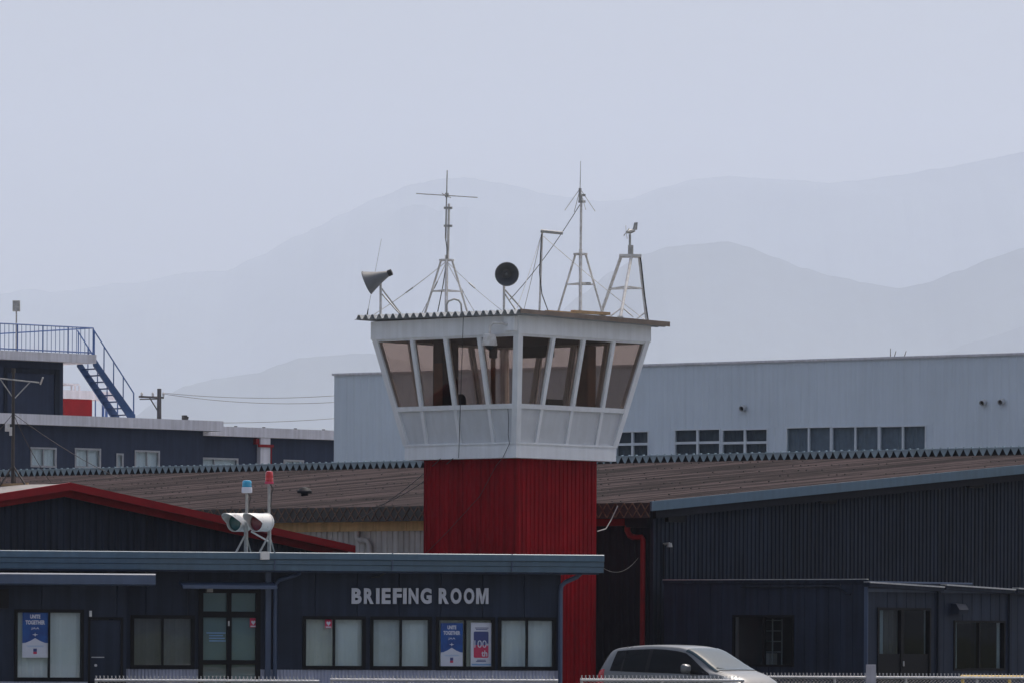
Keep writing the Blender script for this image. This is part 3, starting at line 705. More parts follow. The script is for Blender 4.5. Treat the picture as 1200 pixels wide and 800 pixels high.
# eave wall: faces -B, runs along A
EW = Face(HC + A*HL + B*0.55, -A)
xe = HL - 0.5
xs = EW.x(560, 640)
mb = MB(EW.M); ribbed(mb, xs, xe, 0.0, EZ-0.36, 0.2, 0.03, 0.6); mb.build('eave_wall', DARK, hg)
mb = MB(EW.M); ribbed(mb, 0.5, xs-0.01, 0.0, EZ-0.36, 0.19, 0.03, 0.75); mb.build('cream_wall', CREAM, hg)
x0, x1 = EW.x(300, 610), EW.x(560, 610)
mb = MB(EW.M); x = 1.0
seg = 1.15
while x < xs-1.2: mb.box((x, -.06, EZ-.60), (x+seg-.012, -.008, EZ-.36)); x += seg
mb.build('eave_board', TAN, hg)
MB(EW.M).box((xs+.1, -.14, EZ-.54), (EW.x(733, 608, -.1), -.02, EZ-.37)).build('gutter', REDPIPE, hg)
MB(EW.M).box((EW.x(734, 608, -.1), -.16, EZ-.58), (xe+.05, -.02, EZ-.33)).build('gutter', DARK, hg)
mb = MB(EW.M); xg = EW.x(735, 614, -.1); xd = EW.x(753, 650, -.1)
mb.path([(xg, -.09, EZ-.54), (xg, -.09, EZ-.66), (xg+.08, -.09, EZ-.78), (xg+.2, -.09, EZ-.82)], .075, 10); mb.build('pipe_elbow', REDPIPE, hg, smooth=True)
mb = MB(EW.M); mb.path([(xg+.18, -.09, EZ-.82), (xd-.04, -.09, EZ-.82), (xd, -.09, EZ-.87), (xd, -.09, 0.05)], .065, 10); mb.build('downpipe', REDPIPE, hg, smooth=True)
mb = MB(EW.M); xg = EW.x(418, 620, -.1)
mb.path([(xg, -.09, EZ-.60), (xg, -.09, EZ-.75), (xg+.08, -.09, EZ-.82), (xg+.35, -.09, EZ-.84), (xg+.44, -.09, EZ-.95), (xg+.44, -.09, 0.1)], .07, 10); mb.build('downpipe', CREAM, hg, smooth=True)
p = P(357, 562, 152); l = HM.inverted() @ Vector((p.x, p.y, 0)); l.z = EZ+SL*l.x
mb = MB(HM); mb.lathe((l.x, l.y, l.z-.1), (0, 0, 1), [(0, .1), (.16, .1), (.16, .2), (.22, .2), (.3, .13), (.33, .02)], 14); mb.build('roof_vent', DARK, hg, smooth=True)
cable('pale bent service cable beside the red downpipe', [P(700, 622, 135.8), P(710, 619, 136), P(716, 609, 136.2), P(724, 592, 136.3)], .014, GREYTUBE)
cable('thin drooping wire between the blue eave and the dark hangar wall', catenary(P(707, 665, 126), P(748, 653, 136.2), .2, 12), .006)

# ================================================================= red-trimmed gable building
G0 = P(410, 640, 140.5); GZ = G0.z
GT = 9.57; GA = 1.33
RM = Matrix(((-B.x, A.x, 0, G0.x), (-B.y, A.y, 0, G0.y), (0, 0, 1, 0), (0, 0, 0, 1)))   # x from right eave to the left, y along A (depth)
rb = thing('gable_building', 'dark ribbed building with red bargeboards on its gable', 'building', (G0.x, G0.y, 0))
gz = lambda x: GZ + GA*(x/GT if x < GT else (2*GT-x)/GT)
GF = Face(Vector((G0.x, G0.y, 0)) - B*2*GT + A*0.3, B)
mb = MB(GF.M); ribbed(mb, 0.5, 2*GT-0.45, 0, lambda x: gz(2*GT-x)-0.25, 0.21, 0.03, 0.6); mb.build('gable_wall', NAVY, rb)
mb = MB(RM)
for (x0, x1) in ((-.1, GT), (GT, 2*GT+.1)): 
    a, b = gz(max(0, x0)) if x0 >= 0 else GZ-.014, gz(x1) if x1 <= 2*GT else GZ-.014
    mb.prism([(x0, -.02, a-.03), (x1, -.02, b-.03), (x1, -.02, b+.0), (x0, -.02, a+.0)], (0, 17, 0))
mb.build('roof', TINROOF, rb)
mb = MB(RM); mb.prism([(-.12, -.08, GZ-.15), (GT, -.08, GZ+GA-.15), (2*GT+.12, -.08, GZ-.15), (2*GT+.12, -.08, GZ+.03), (GT, -.08, GZ+GA+.03), (-.12, -.08, GZ+.03)], (0, .055, 0)); mb.build('bargeboard', REDTRIM, rb)
mb = MB(RM); mb.prism([(-.05, .1, GZ-.30), (GT, .1, GZ+GA-.30), (2*GT, .1, GZ-.30), (2*GT, .1, GZ-.1), (GT, .1, GZ+GA-.1), (-.05, .1, GZ-.1)], (0, .05, 0)); mb.build('inner_bargeboard', REDPIPE, rb)  # darker red puts the shade behind the outer board into the colour
MB(RM).box((.6, 16.5, 0), (2*GT-.6, 16.6, GZ)).build('rear_wall', NAVY, rb)
MB(RM).box((.45, .5, 0), (.55, 16.4, GZ-.05)).build('side_wall', NAVY, rb); MB(RM).box((2*GT-.5, .5, 0), (2*GT-.4, 16.4, GZ-.05)).build('side_wall', NAVY, rb)

# mast on the red roof ridge
p = P(15, 570, 134.6); l = RM.inverted() @ Vector((p.x, p.y, 0)); zb = gz(l.x); x, y = p.x, p.y; z = lambda v: P(15, v, p.y).z
px2 = lambda n: n/F*p.y
t = thing('roof_mast', 'dark thin mast with T-shaped crossbar standing on the red-trimmed roof', 'antenna', (x, y, zb))
MB().tube((x, y, zb-.02), (x, y, z(432)), .045, .035, n=8).build('pole', POLED, t, smooth=True)
for dx, dy in ((-15, -.25), (15, -.2), (1, .6)):
    e = Vector((x+px2(dx), y+dy, 0)); q = RM.inverted() @ e; e.z = gz(q.x)+.01
    MB().tube((x, y, z(545)), e, .022, n=6).build('leg', POLED, t)
mb = MB(); mb.tube((x-px2(18), y-.1, z(443)), (x+px2(30), y+.1, z(447.5)), .02, n=6); mb.tube((x-px2(15), y-.1, z(444)), (x, y, z(466)), .014, n=5); mb.tube((x+px2(20), y+.05, z(446.5)), (x+px2(2), y, z(466)), .014, n=5); mb.build('crossbar', GREYTUBE, t)
mb = MB(); mb.tube((x+px2(31), y+.2, z(449)), (x+px2(35), y-.1, z(442)), .022, n=6); mb.build('dipole', GALV, t)
mb = MB(); mb.box((x-px2(9), y-.12, z(505)), (x-px2(4), y, z(496))); mb.box((x-px2(4), y-.1, z(510)), (x-px2(1), y, z(500))); mb.build('junction_box', WTUBE, t)
mb = MB(); mb.box((x-px2(2), y-.06, z(436)), (x+px2(2), y+.06, z(431))); mb.build('cap', POLED, t)
mb = MB()
for (u, v, Y) in ((140, 560, 152), (-60, 560, 150), (60, 566, 139)):
    guy(mb, (x, y, z(484)), P(u, v, Y), .009, .1)
mb.build('guy_wire', POLED, t)
for (u0, u1, Y, lab) in ((-2, 33, 134.5, 'pale board under the mast feet on the red-trimmed roof'),):
    a, b = P(u0, 571, Y), P(u1, 570, Y)
    for e in (a, b): q = RM.inverted() @ e; e.z = gz(q.x)+.035
    tag(MB().bar(a, b, .12, .06).build('roof_board', WOOD), lab, 'board')

# ================================================================= briefing room
BD = R(11); BO = P(657, 700, 123.9)
BF = Face(BO, (math.cos(BD), math.sin(BD)))
br = thing('briefing_room', 'low navy office building with flat blue eaves and black windows', 'building', (BO.x, BO.y, 0))
XL = BF.x(-30); FZ = 0.0
zc = lambda u, v: BF.z(u, v)
xw = lambda u, v=750: BF.x(u, v)
zsill, zhead = zc(500, 783.5), zc(500, 722.5)
wins = [(153.5, 227.5), (355, 428), (434, 505.5), (511, 579.5), (584, 651)]
holes = [(xw(a), zsill, xw(b), zhead) for a, b in wins]
dx0, dx1, dz1 = xw(233), xw(304.5), zc(270, 689.5)
holes.append((dx0, 0.05, dx1, dz1))
ztop = zc(500, 662)
mb = MB(BF.M); holed(mb, XL, 0, zsill-.02, ztop, [h if h[1] > .5 else (h[0], zsill-.02, h[2], h[3]) for h in holes], .16, seams=.92)
mb.build('front_wall', NAVYB, br)
mb = MB(BF.M); ribbed(mb, XL, dx0, 0, zsill-.02, .075, .018, .55, y=.0); ribbed(mb, dx1, 0, 0, zsill-.02, .075, .018, .55, y=.0); mb.build('base_siding', LAV, br)
mb = MB(BF.M); mb.box((-.12, .1, 0), (0, 6.0, ztop)); mb.build('side_wall', NAVYB, br)
MB(BF.M).box((XL, .1, 0), (XL+.12, 6, ztop)).build('side_wall', NAVYB, br); MB(BF.M).box((XL, 6.0, 0), (0, 6.12, ztop)).build('rear_wall', NAVYB, br)
MB(BF.M).box((XL+.2, .2, .02), (-.2, 5.9, .06)).build('floor', INT, br)
# eaves: stepped fascia with gutter lip
zt, zbm = BF.z(300, 646.3, -.55), BF.z(300, 667.5, -.55); xr = BF.x(708, 655, -.55); hgt = zt-zbm
mb = MB(BF.M)
prof = [(-.50, 0), (-.50, .30), (-.53, .34), (-.53, .58), (-.58, .63), (-.575, .96), (-.55, 1.0), (6.4, 1.0), (6.4, 0)]
mb.prism([(XL-.3, y, zbm+h*hgt) for y, h in prof], (xr-XL+.3, 0, 0)); mb.build('roof_eaves', BLUETRIM, br)
MB(BF.M).box((XL, -.49, zbm-.04), (xr-.1, .0, zbm-.004)).build('soffit', NAVYB, br)
mb = MB(BF.M)
for u in (322, 460, 600): x = BF.x(u, 650, -.55); mb.box((x-.012, -.568, zbm+.02), (x+.012, -.5, zt+.004))
mb.build('gutter_joint', BLUEDEEP, br)
B2, B3 = mat('warm_blind', (.72, .74, .70), .8, .1, 0.8), mat('cool_blind', (.66, .71, .75), .8, .1, 1.5)
BLN = {0: [BLINDG, mat('grey_blind_paler', (.16, .17, .19), .8, .1)], 1: [B2, BLIND], 2: [B3, BLIND], 3: [B2, B2], 4: [BLIND, BLIND]}
for k, h in enumerate(holes[:5]):
    window(br, BF.M, h[0]-.01, h[1]-.01, h[2]+.01, h[3]+.01, BLACKF, GLS, 2, .075, BLN[k])
# entrance
dm = MB(BF.M); frame_rect(dm, dx0-.01, .05, dx1+.01, dz1+.01, .1, -.04, .12)
zt0, zt1 = zc(270, 717), zc(270, 722.5); xm = (xw(266)+xw(271))/2
dm.box((dx0+.09, -.03, zt0-.11), (dx1-.09, .1, zt0+.02))
dm.box((xm-.045, -.025, zt0+.02), (xm+.045, .1, dz1-.09)); dm.box((xm-.05, -.035, .15), (xm+.05, .1, zt0-.11))
zr = zc(270, 775.5); dm.box((dx0+.09, -.028, zr-.05), (dx1-.09, .09, zr+.05))
d = dm.build('entrance_door', BLACKF, br)
for (a, b, c, e) in ((dx0+.09, xm-.045, zt0+.02, dz1-.09), (xm+.045, dx1-.09, zt0+.02, dz1-.09), (dx0+.09, xm-.05, zr+.05, zt0-.11), (xm+.05, dx1-.09, zr+.05, zt0-.11), (dx0+.09, xm-.05, .15, zr-.05), (xm+.05, dx1-.09, .15, zr-.05)):
    MB(BF.M).box((a, .03, c), (b, .036, e)).build('pane', GLS, d); q = MB(BF.M); q.poly(((a, .09, c), (b, .09, c), (b, .09, e), (a, .09, e))); q.build('privacy_film', FILM, d)
MB(BF.M).tube((xm-.02, -.07, zc(270, 733)), (xm-.02, -.07, zc(270, 727)), .02, n=6).build('handle', GALV, d)
mb = MB(BF.M)
for k in range(4): x0 = xw(242)+(.06 if k else 0); mb.box((x0, .026, zc(250, 741+3.1*k)-.012), (x0+(.42, .3, .34, .36)[k], .029, zc(250, 741+3.1*k)+.012))
mb.build('notice_lettering', PSKY, d)
# awning over the entrance
x0, x1 = BF.x(213, 686, -.5), BF.x(323, 686, -.5); za = BF.z(270, 684.5, -.6)
mb = MB(BF.M); mb.prism([(x0, -.7, za-.09), (x0, -.7, za-.02), (x0, -.0, za+.07), (x0, -.0, za+.02)], (x1-x0, 0, 0)); mb.build('awning', BLUEDEEP, br)
MB(BF.M).box((xw(240), -.3, za-.16), (xw(247), -.12, za-.03)).build('entrance_lamp', GREYTUBE, br)
# downpipes and trims
xq = BF.x(316, 720, -.1)
MB(BF.M).box((xq-.09, -.09, 0), (xq+.03, -.002, ztop)).build('wall_post', BLUEDEEP, br)
mb = MB(BF.M); xp = BF.x(322.5, 720, -.1); zk = BF.z(330, 671, -.1)
mb.path([(xp+.5, -.3, zbm-.01), (xp+.5, -.25, zk), (xp+.4, -.13, zk-.05), (xp+.08, -.1, zk-.15), (xp, -.1, zk-.25), (xp, -.1, .05)], .045, 8); mb.build('downpipe', BLUEDEEP, br, smooth=True)
mb = MB(BF.M); xp = -.02; zk = BF.z(657, 677, 0); xo = BF.x(681, 668, -.3)
mb.path([(xo, -.3, zbm-.01), (xo, -.3, zk+.12), (xo-.08, -.26, zk+.03), (xp+.1, -.14, zk-.08), (xp+.02, -.1, zk-.16), (xp, -.09, zk-.3), (xp, -.09, .05)], .05, 8); mb.build('downpipe', BLUEDEEP, br, smooth=True)
mb = MB(BF.M); xa = BF.x(458, 664, -.05)
mb.path([(xa, -.03, ztop-.02), (xa-.1, -.03, ztop-.16), (xa-.25, -.03, ztop-.25), (xa-.42, -.03, ztop-.27)], .013, 5); mb.build('wall_cable', BLACK, br)
xb = BF.x(311, 650, -.7); MB(BF.M).box((xb-.1, -.70, BF.z(311, 655, -.7)), (xb+.09, -.565, BF.z(311, 645.5, -.7))).build('junction_box', RUST, br)

# sign lettering
sg = thing('wall_sign', 'raised grey letters reading BRIEFING ROOM on the navy wall', 'sign', BF.w(xw(492), 0, zc(492, 707)))
LB = [('B',411.6,423.2),('R',426,437.4),('I',440.2,444.2),('E',446.8,457.2),('F',460,470.2),('I',471.8,476),('N',478.2,489.8),('G',492.4,505.2),('R',513.6,525.4),('O',527.6,540.2),('O',543,555.2),('M',557.6,572)]
for ch, a, b in LB:
    if ch == 'M':
        mb = MB(BF.M); qa, qb, qz0, qz1 = BF.x(a, 698), BF.x(b, 698), BF.z((a+b)/2, 707, 0), BF.z((a+b)/2, 688.5, 0)
        mb.prism([(qa+(qb-qa)*p, -.05, qz0+(qz1-qz0)*q) for p, q in ((0,0),(0,1),(.30,1),(.5,.40),(.70,1),(1,1),(1,0),(.77,0),(.77,.66),(.59,0),(.41,0),(.23,.66),(.23,0))], (0, .045, 0)); mb.build('letter', LETTER, sg); continue
    mb = MB(BF.M); text_into(mb, ch, BF.x(a, 698), BF.z((a+b)/2, 707, 0), BF.x(b, 698), BF.z((a+b)/2, 688.5, 0), -.045, .05, .02 if ch == 'M' else .045)
    mb.build('letter', LETTER, sg)

# left annex in front of the briefing room
AO = BO.copy() - BF.n*1.5
AF = Face(AO, BF.r)
an = thing('entrance_annex', 'small navy annex with wide canopy at the lower left', 'annex', AF.w(AF.x(70), 0, 0))
xa0, xa1 = AF.x(-40), AF.x(148, 740); zat = AF.z(80, 684)
wz0, wz1 = AF.z(58, 796.5), AF.z(58, 714)
wx0, wx1 = AF.x(17.5), AF.x(98); ddx0, ddx1, ddz = AF.x(105), AF.x(143), AF.z(124, 724)
mb = MB(AF.M); holed(mb, xa0, xa1, wz0-.03, zat, [(wx0, wz0, wx1, wz1), (ddx0, wz0-.03, ddx1, ddz)], .14, seams=1.6); mb.build('front_wall', NAVYB, an)
mb = MB(AF.M); ribbed(mb, xa0, ddx0, 0, wz0-.03, .075, .018, .55, y=-.015); mb.build('base_siding', LAV, an)
MB(AF.M).box((xa1-.1, .02, 0), (xa1, 1.45, zat)).build('side_wall', NAVYB, an)
mb = MB(AF.M); z0, z1 = AF.z(80, 686.5, -.6), AF.z(80, 671, -.6); xe = AF.x(180, 680, -.4)
mb.prism([(xa0, y, z0+(z1-z0)*h) for y, h in ((-.7, .1), (-.74, .2), (-.74, .9), (-.7, 1), (1.45, 1), (1.45, .1))], (xe-xa0, 0, 0)); mb.build('canopy', BLUEDEEP, an)
w = window(an, AF.M, wx0-.01, wz0-.01, wx1+.01, wz1+.01, BLACKF, GLS, 2, .07, [(BLIND, wz0), (BLIND, wz0)])
mb = MB(AF.M); mb.box((ddx0+.02, .03, .05), (ddx1-.02, .07, ddz-.03)); d = mb.build('door', NAVYB, an)
mb = MB(AF.M); frame_rect(mb, ddx0-.03, 0.0, ddx1+.03, ddz+.03, .05, -.02, .03); mb.build('door_frame', BLACKF, d)
mb = MB(AF.M); mb.tube((ddx0+.14, .0, AF.z(110, 779)), (ddx0+.14, .03, AF.z(110, 779)), .03, n=10); mb.box((ddx0+.05, .02, AF.z(110, 770)), (ddx0+.32, .029, AF.z(110, 769))); mb.build('handle', GALV, d)
MB(AF.M).box((AF.x(104.5), -.04, AF.z(105, 722)), (AF.x(107.5), -.003, AF.z(105, 715))).build('door_sensor', ALU, an)
MB(AF.M).box((AF.x(-30), -.45, AF.z(0, 712)), (AF.x(10, 700, -.4), -.003, AF.z(0, 690))).build('wall_cabinet', BLACKF, an)
MB(AF.M).box((xa0+.1, 1.4, 0), (xa1-.2, 1.44, zat)).build('rear_wall', INT, an)

# posters (flat prints just behind / on the glass)
def poster_unite(face, y, x0, z0, x1, z1, label):
    t = thing('poster', label, 'poster', face.w((x0+x1)/2, y, z0))
    w, h = x1-x0, z1-z0; X = lambda f: x0+w*f; Z = lambda f: z0+h*f
    mb = MB(face.M); mb.box((x0, y, z0), (x1, y+.006, z1)); mb.build('sheet', PWHITE, t)
    mb = MB(face.M)
    pts = [(0, .30), (0, 1), (1, 1), (1, .30), (.85, .31), (.68, .355), (.5, .43), (.32, .355), (.15, .31)]
    mb.poly([(X(a), y-.002, Z(b)) for a, b in pts]); mb.build('blue_field', PBLUE, t)
    mb = MB(face.M); mb.poly([(X(a), y-.004, Z(b)) for a, b in ((.0, .285), (.15, .30), (.32, .345), (.5, .41), (.5, .43), (.3, .365), (.12, .325), (0, .32))]); mb.poly([(X(1-a), y-.004, Z(b)) for a, b in ((.0, .285), (.15, .30), (.32, .345), (.5, .41), (.5, .43), (.3, .365), (.12, .325), (0, .32))]); mb.build('white_wave', PWHITE, t)
    for tx, q0, q1, q2, q3, bo in (('UNITE', .30, .855, .70, .945, .05), ('TOGETHER', .12, .725, .88, .82, .05), ('JAA', .34, .61, .66, .665, .01)):
        mb = MB(face.M); text_into(mb, tx, X(q0), Z(q1), X(q2), Z(q3), y-.005, 0, bo); mb.build('lettering', PWHITE, t)
    mb = MB(face.M)
    mb.poly([(X(a), y-.005, Z(b)) for a, b in ((.5, .55), (.52, .515), (.62, .505), (.52, .49), (.5, .46), (.48, .49), (.38, .505), (.48, .515))]); mb.build('plane_emblem', PWHITE, t)
    mb = MB(face.M); mb.box((X(.43), y-.004, Z(.13)), (X(.57), y-.001, Z(.2))); mb.cur = 1; mb.box((X(.43), y-.004, Z(.08)), (X(.57), y-.001, Z(.128))); mb.build('small_emblem', [PNAVY, PRED], t)
    mb = MB(face.M); mb.box((X(.15), y-.003, Z(.255)), (X(.85), y-.001, Z(.262))); mb.box((X(.2), y-.003, Z(.235)), (X(.8), y-.001, Z(.242))); mb.build('fine_print', PSKY, t)
poster_unite(AF, .014, AF.x(26.5), AF.z(42, 770), AF.x(56.5), AF.z(42, 716.5), 'blue and white UNITE TOGETHER poster in the annex window')
poster_unite(BF, .012, xw(516.5), zc(530, 780), xw(542.5), zc(530, 729.5), 'blue and white UNITE TOGETHER poster in a briefing room window')
x0, z0, x1, z1 = xw(552), zc(565, 780.5), xw(577), zc(565, 729); y = .035
t = thing('poster', 'white poster with navy and red block reading 100th', 'poster', BF.w((x0+x1)/2, y, z0))
w_, h_ = x1-x0, z1-z0; X = lambda f: x0+w_*f; Z = lambda f: z0+h_*f
MB(BF.M).box((x0, y, z0), (x1, y+.006, z1)).build('sheet', PWHITE, t)
def rrect(mb, a, c, b, d, yy, r, top, bot):
    pts = []
    if bot:
        pts += [(a+r*(1-math.sin(q)), c+r*(1-math.cos(q))) for q in [R(90-18*k) for k in range(6)]]
        pts += [(b-r*(1-math.sin(q)), c+r*(1-math.cos(q))) for q in [R(18*k) for k in range(6)]]
    else: pts += [(a, c), (b, c)]
    if top:
        pts += [(b-r*(1-math.cos(q)), d-r*(1-math.sin(q))) for q in [R(18*k) for k in range(6)]]
        pts += [(a+r*(1-math.cos(q)), d-r*(1-math.sin(q))) for q in [R(90-18*k) for k in range(6)]]
    else: pts += [(b, d), (a, d)]
    mb.poly([(p[0], yy, p[1]) for p in pts])
mb = MB(BF.M); rrect(mb, X(.14), Z(.49), X(.83), Z(.80), y-.003, .03, True, False); mb.build('navy_block', PNAVY, t)
mb = MB(BF.M); rrect(mb, X(.14), Z(.20), X(.83), Z(.49), y-.003, .03, False, True); mb.build('red_block', PRED, t)
for tx, q0, q1, q2, q3, bo in (('100', .17, .43, .74, .6, .0), ('th', .5, .23, .78, .37, .02), ('+', .74, .47, .84, .53, .02)):
    mb = MB(BF.M); text_into(mb, tx, X(q0), Z(q1), X(q2), Z(q3), y-.006, 0, bo); mb.build('lettering', PWHITE, t)
mb = MB(BF.M)
for a, b, c in ((.2, .83, .87), (.24, .78, .835), (.3, .7, .14), (.25, .72, .11)): mb.box((X(a), y-.003, Z(c)), (X(b), y-.001, Z(c+.018)))
mb.build('fine_print', PNAVY, t)
MB(BF.M).box((X(.05), y-.003, Z(.03)), (X(.95), y-.001, Z(.065))).build('blue_strip', PSKY, t)
# red stickers
for (u, v, yy, lab) in ((297, 729, .022, 'small red heart sticker on the glass entrance door'), (385, 730, .012, 'small red heart sticker on the first right-hand window')):
    x, z = xw(u, v), zc(u, v); t = thing('sticker', lab, 'sticker', BF.w(x, yy, z-.09))
    MB(BF.M).box((x-.075, yy, z-.1), (x+.075, yy+.004, z+.1)).build('sheet', PRED, t)
    mb = MB(BF.M); mb.poly([(x+a*.055, yy-.003, z+b*.055) for a, b in ((0, -.9), (.8, .1), (.8, .6), (.4, .85), (0, .5), (-.4, .85), (-.8, .6), (-.8, .1))]); mb.box((x-.06, yy-.003, z-.09), (x+.06, yy-.001, z-.065)); mb.build('heart_mark', PWHITE, t)

# ---- signal lights and beacons on the briefing room roof
zroofb = zt
def roofpt(u, off): return BF.w(BF.x(u, 645, off), off, zroofb)
base = roofpt(300, .3); Ys = base.y
t = thing('signal_light', 'white twin signal light with green and red lenses under long visors', 'signal light', base)
ax = Vector((-.56, -.83, -.02)).normalized(); pe = Vector((.785, -.62, 0)).normalized()
rad = 10.8/F*Ys; 
cA, cB = P(279, 611.5, Ys+.15), P(304, 611.5, Ys-.15)
for c, lens in ((cA, GREENL), (cB, REDL)):
    cen = c + ax*0.05
    mb = MB(); mb.lathe(cen - ax*.40, ax, [(0, .04), (.01, rad*.6), (.06, rad*.92), (.14, rad), (.5, rad), (.5, rad*.95), (.40, rad*.95)], 28, cap=False); mb.lathe(cen-ax*.30, ax, [(0, rad*1.0), (0, rad*1.05), (.03, rad*1.05), (.03, rad*1.0)], 28, cap=False)
    h = mb.build('lamp_housing', RUST, t, smooth=True)
    mb = MB(); mb.lathe(cen + ax*.02, ax, [(0, rad*.94), (.03, rad*.8), (.045, rad*.4), (.05, .01)], 24); mb.build('lens', lens, h, smooth=True)
    # visor: upper half shell extending forward, longest on top
    mb = MB(); x = ax.cross(Vector((0, 0, 1))).normalized(); yv = x.cross(ax); n = 20
    st = cen + ax*.10; ra = []; rb2 = []
    for j in range(n+1):
        a = R(-30 + 240*j/n); L_ = .34*max(0.0, math.sin(a*1.0))**.8 if math.sin(a) > 0 else 0.0
        dirv = x*math.cos(a) + yv*math.sin(a)
        ra.append((mb.add(st+dirv*rad*1.01), mb.add(st+dirv*rad*1.01+ax*L_))); rb2.append((mb.add(st+dirv*rad*.97), mb.add(st+dirv*rad*.97+ax*L_)))
    for j in range(n):
        mb.face((ra[j][0], ra[j][1], ra[j+1][1], ra[j+1][0])); mb.face((rb2[j][0], rb2[j+1][0], rb2[j+1][1], rb2[j][1])); mb.face((ra[j][1], rb2[j][1], rb2[j+1][1], ra[j+1][1]))
    mb.build('visor', RUST, h, smooth=True)
zl = cA.z - rad
for (u, off, nm) in ((288, .15, 0), (315.5, .15, 1)):
    p = roofpt(u, .35)
    mb = MB(); mb.tube((p.x, p.y, zroofb), (p.x, p.y, cA.z), .04, n=8); mb.build('post', GREYTUBE, t)
    mb = MB(); mb.tube((p.x-.2, p.y-.25, zroofb), (p.x, p.y, zl-.05), .022, n=6); mb.tube((p.x+.1, p.y+.3, zroofb), (p.x, p.y, zl-.05), .018, n=6); mb.build('brace', GREYTUBE, t)
a, b = roofpt(288, .35), roofpt(315.5, .35)
MB().bar((a.x-.1, a.y, cA.z-.02), (b.x+.06, b.y, cA.z-.02), .07, .09).build('mounting_bar', RUST, t)
MB().tube((a.x+.12, a.y-.08, zl+.0), (b.x-.02, b.y-.06, zroofb+.25), .02, n=6).build('brace', RUST, t)
for (u, vb, vm, vt, lens, basem, rr, lab) in ((289.5, 577, 570.5, 562.3, BLUEL, PWHITE, .105, 'blue rotating beacon with white base on a short pole'), (315.5, 566.5, 564, 551.5, TAIL, PRED, .088, 'red beacon lamp on the taller pole beside the signal light')):
    p = roofpt(u-.5, .42); zf = lambda v: P(u, v, p.y).z
    q = thing('beacon_lamp', lab, 'beacon', p)
    MB().tube((p.x, p.y, zroofb), (p.x, p.y, zf(vb)), .03, n=8).build('pole', GREYTUBE, q, smooth=True)
    mb = MB(); mb.lathe((p.x, p.y, zf(vb)), (0, 0, 1), [(0, rr*.9), (.01, rr*1.08), (zf(vm)-zf(vb), rr*1.08), (zf(vm)-zf(vb)+.005, rr*.9)], 20); mb.build('lamp_base', basem, q, smooth=True)
    H = zf(vt)-zf(vm); mb = MB(); mb.lathe((p.x, p.y, zf(vm)+.005), (0, 0, 1), [(0, rr), (H*.3, rr*1.0), (H*.34, rr*.95), (H*.4, rr*.98), (H*.8, rr*.94), (H*.95, rr*.75), (H, rr*.3)], 20); mb.build('lens', lens, q, smooth=True)
    mb = MB(); mb.path([(p.x+.03, p.y-.03, zf(vb)-.01), (p.x+.09, p.y-.04, zf(vb)-.1), (p.x+.05, p.y-.04, zf(vb)-.22), (p.x+.04, p.y-.03, zf(vb)-.5)], .012, 5); mb.build('lead', BLACK, q)

# ================================================================= prefab office at the right
PO = P(1017, 720, 131.8)
PL = Face(PO, -A); PR = Face(PO, B)      # left face and right face meet at the near corner
po = thing('prefab_office', 'single storey navy prefab office with dark windows, lower right', 'building', (PO.x, PO.y, 0))
pz = PL.z(1017, 678.5); xl = PL.x(778, 720)
hw = (PL.x(859), PL.z(895, 780.5), PL.x(931), PL.z(895, 720))
mb = MB(PL.M); holed(mb, xl, 0, 0, pz-.08, [hw], .14, seams=.36); mb.build('left_wall', NAVYB, po)
hd = (PR.x(1028), 0.1, PR.x(1090.5), PR.z(1058, 711.5)); hw2 = (PR.x(1117.5), PR.z(1147, 785), PR.x(1177.5), PR.z(1147, 726.5))
xrr = 9.0
mb = MB(PR.M); holed(mb, 0, xrr, 0, pz-.28, [hd, hw2], .14, seams=.36); mb.build('right_wall', NAVYB, po)
MB(PR.M).box((0.02, .02, pz-.279), (xrr, 4.0, pz-.2)).build('roof', BLUEDEEP, po)
MB(PL.M).box((xl, .02, pz-.07), (-.02, 4, pz-.03)).build('roof', BLUEDEEP, po)
MB(PL.M).box((xl, -.05, pz-.08), (.03, .0, pz-.0)).build('eave_flashing', NAVY, po)
MB(PL.M).box((xl, -.055, pz+.001), (.0, .02, pz+.018)).build('flashing_edge', GALV, po)
MB(PL.M).box((-.09, -.03, 0), (.012, .0, pz-.08)).build('corner_post', BLUEDEEP, po)
mb = MB(PL.M); xa, xb = PL.x(870), PL.x(1000)
mb.path([(xa, -.05, pz-.16), (PL.x(975), -.05, pz-.15), (PL.x(983), -.05, pz-.16), (PL.x(993), -.05, pz-.32), (PL.x(998), -.05, pz-.34)], .028, 6); mb.build('conduit', NAVY, po)
for (ua, va, ub, vb) in ((1019, 681.3, 1106.5, 687), (1109, 684.5, 1190, 690), (1193, 688.5, 1240, 692)):
    xa, xb = PR.x(ua, 690, -.2), PR.x(ub, 690, -.2); za, zb = PR.z(ua, va, -.2), PR.z(ub, vb, -.2)
    mb = MB(PR.M); mb.prism([(xa, -.2, za-.11), (xb, -.2, zb-.11), (xb, -.2, zb), (xa, -.2, za)], (0, .2, 0)); g = mb.build('gutter', NAVY, po)
    mb = MB(PR.M); mb.prism([(xa, -.225, za-.02), (xb, -.225, zb-.02), (xb, -.225, zb+.012), (xa, -.225, za+.012)], (0, .2, 0)); mb.build('gutter_lip', GALV, g)
    MB(PR.M).box((xb-.03, -.06, 0.0), (xb+.05, -.002, zb-.11)).build('downpipe', NAVY, po)
window(po, PL.M, *hw, BLACKF, DGLS, 2, .05, None)
dd = MB(PR.M); frame_rect(dd, hd[0], hd[1], hd[2], hd[3], .06, -.03, .1); xm = PR.x(1057); zm = PR.z(1058, 765.5)
dd.box((xm-.05, -.025, hd[1]+.06), (xm+.05, .09, hd[3]-.06)); dd.box((hd[0]+.06, .0, hd[1]+.06), (xm-.05, .05, zm)); dd.box((xm+.05, .0, hd[1]+.06), (hd[2]-.06, .05, zm))
d = dd.build('double_door', BLACKF, po)
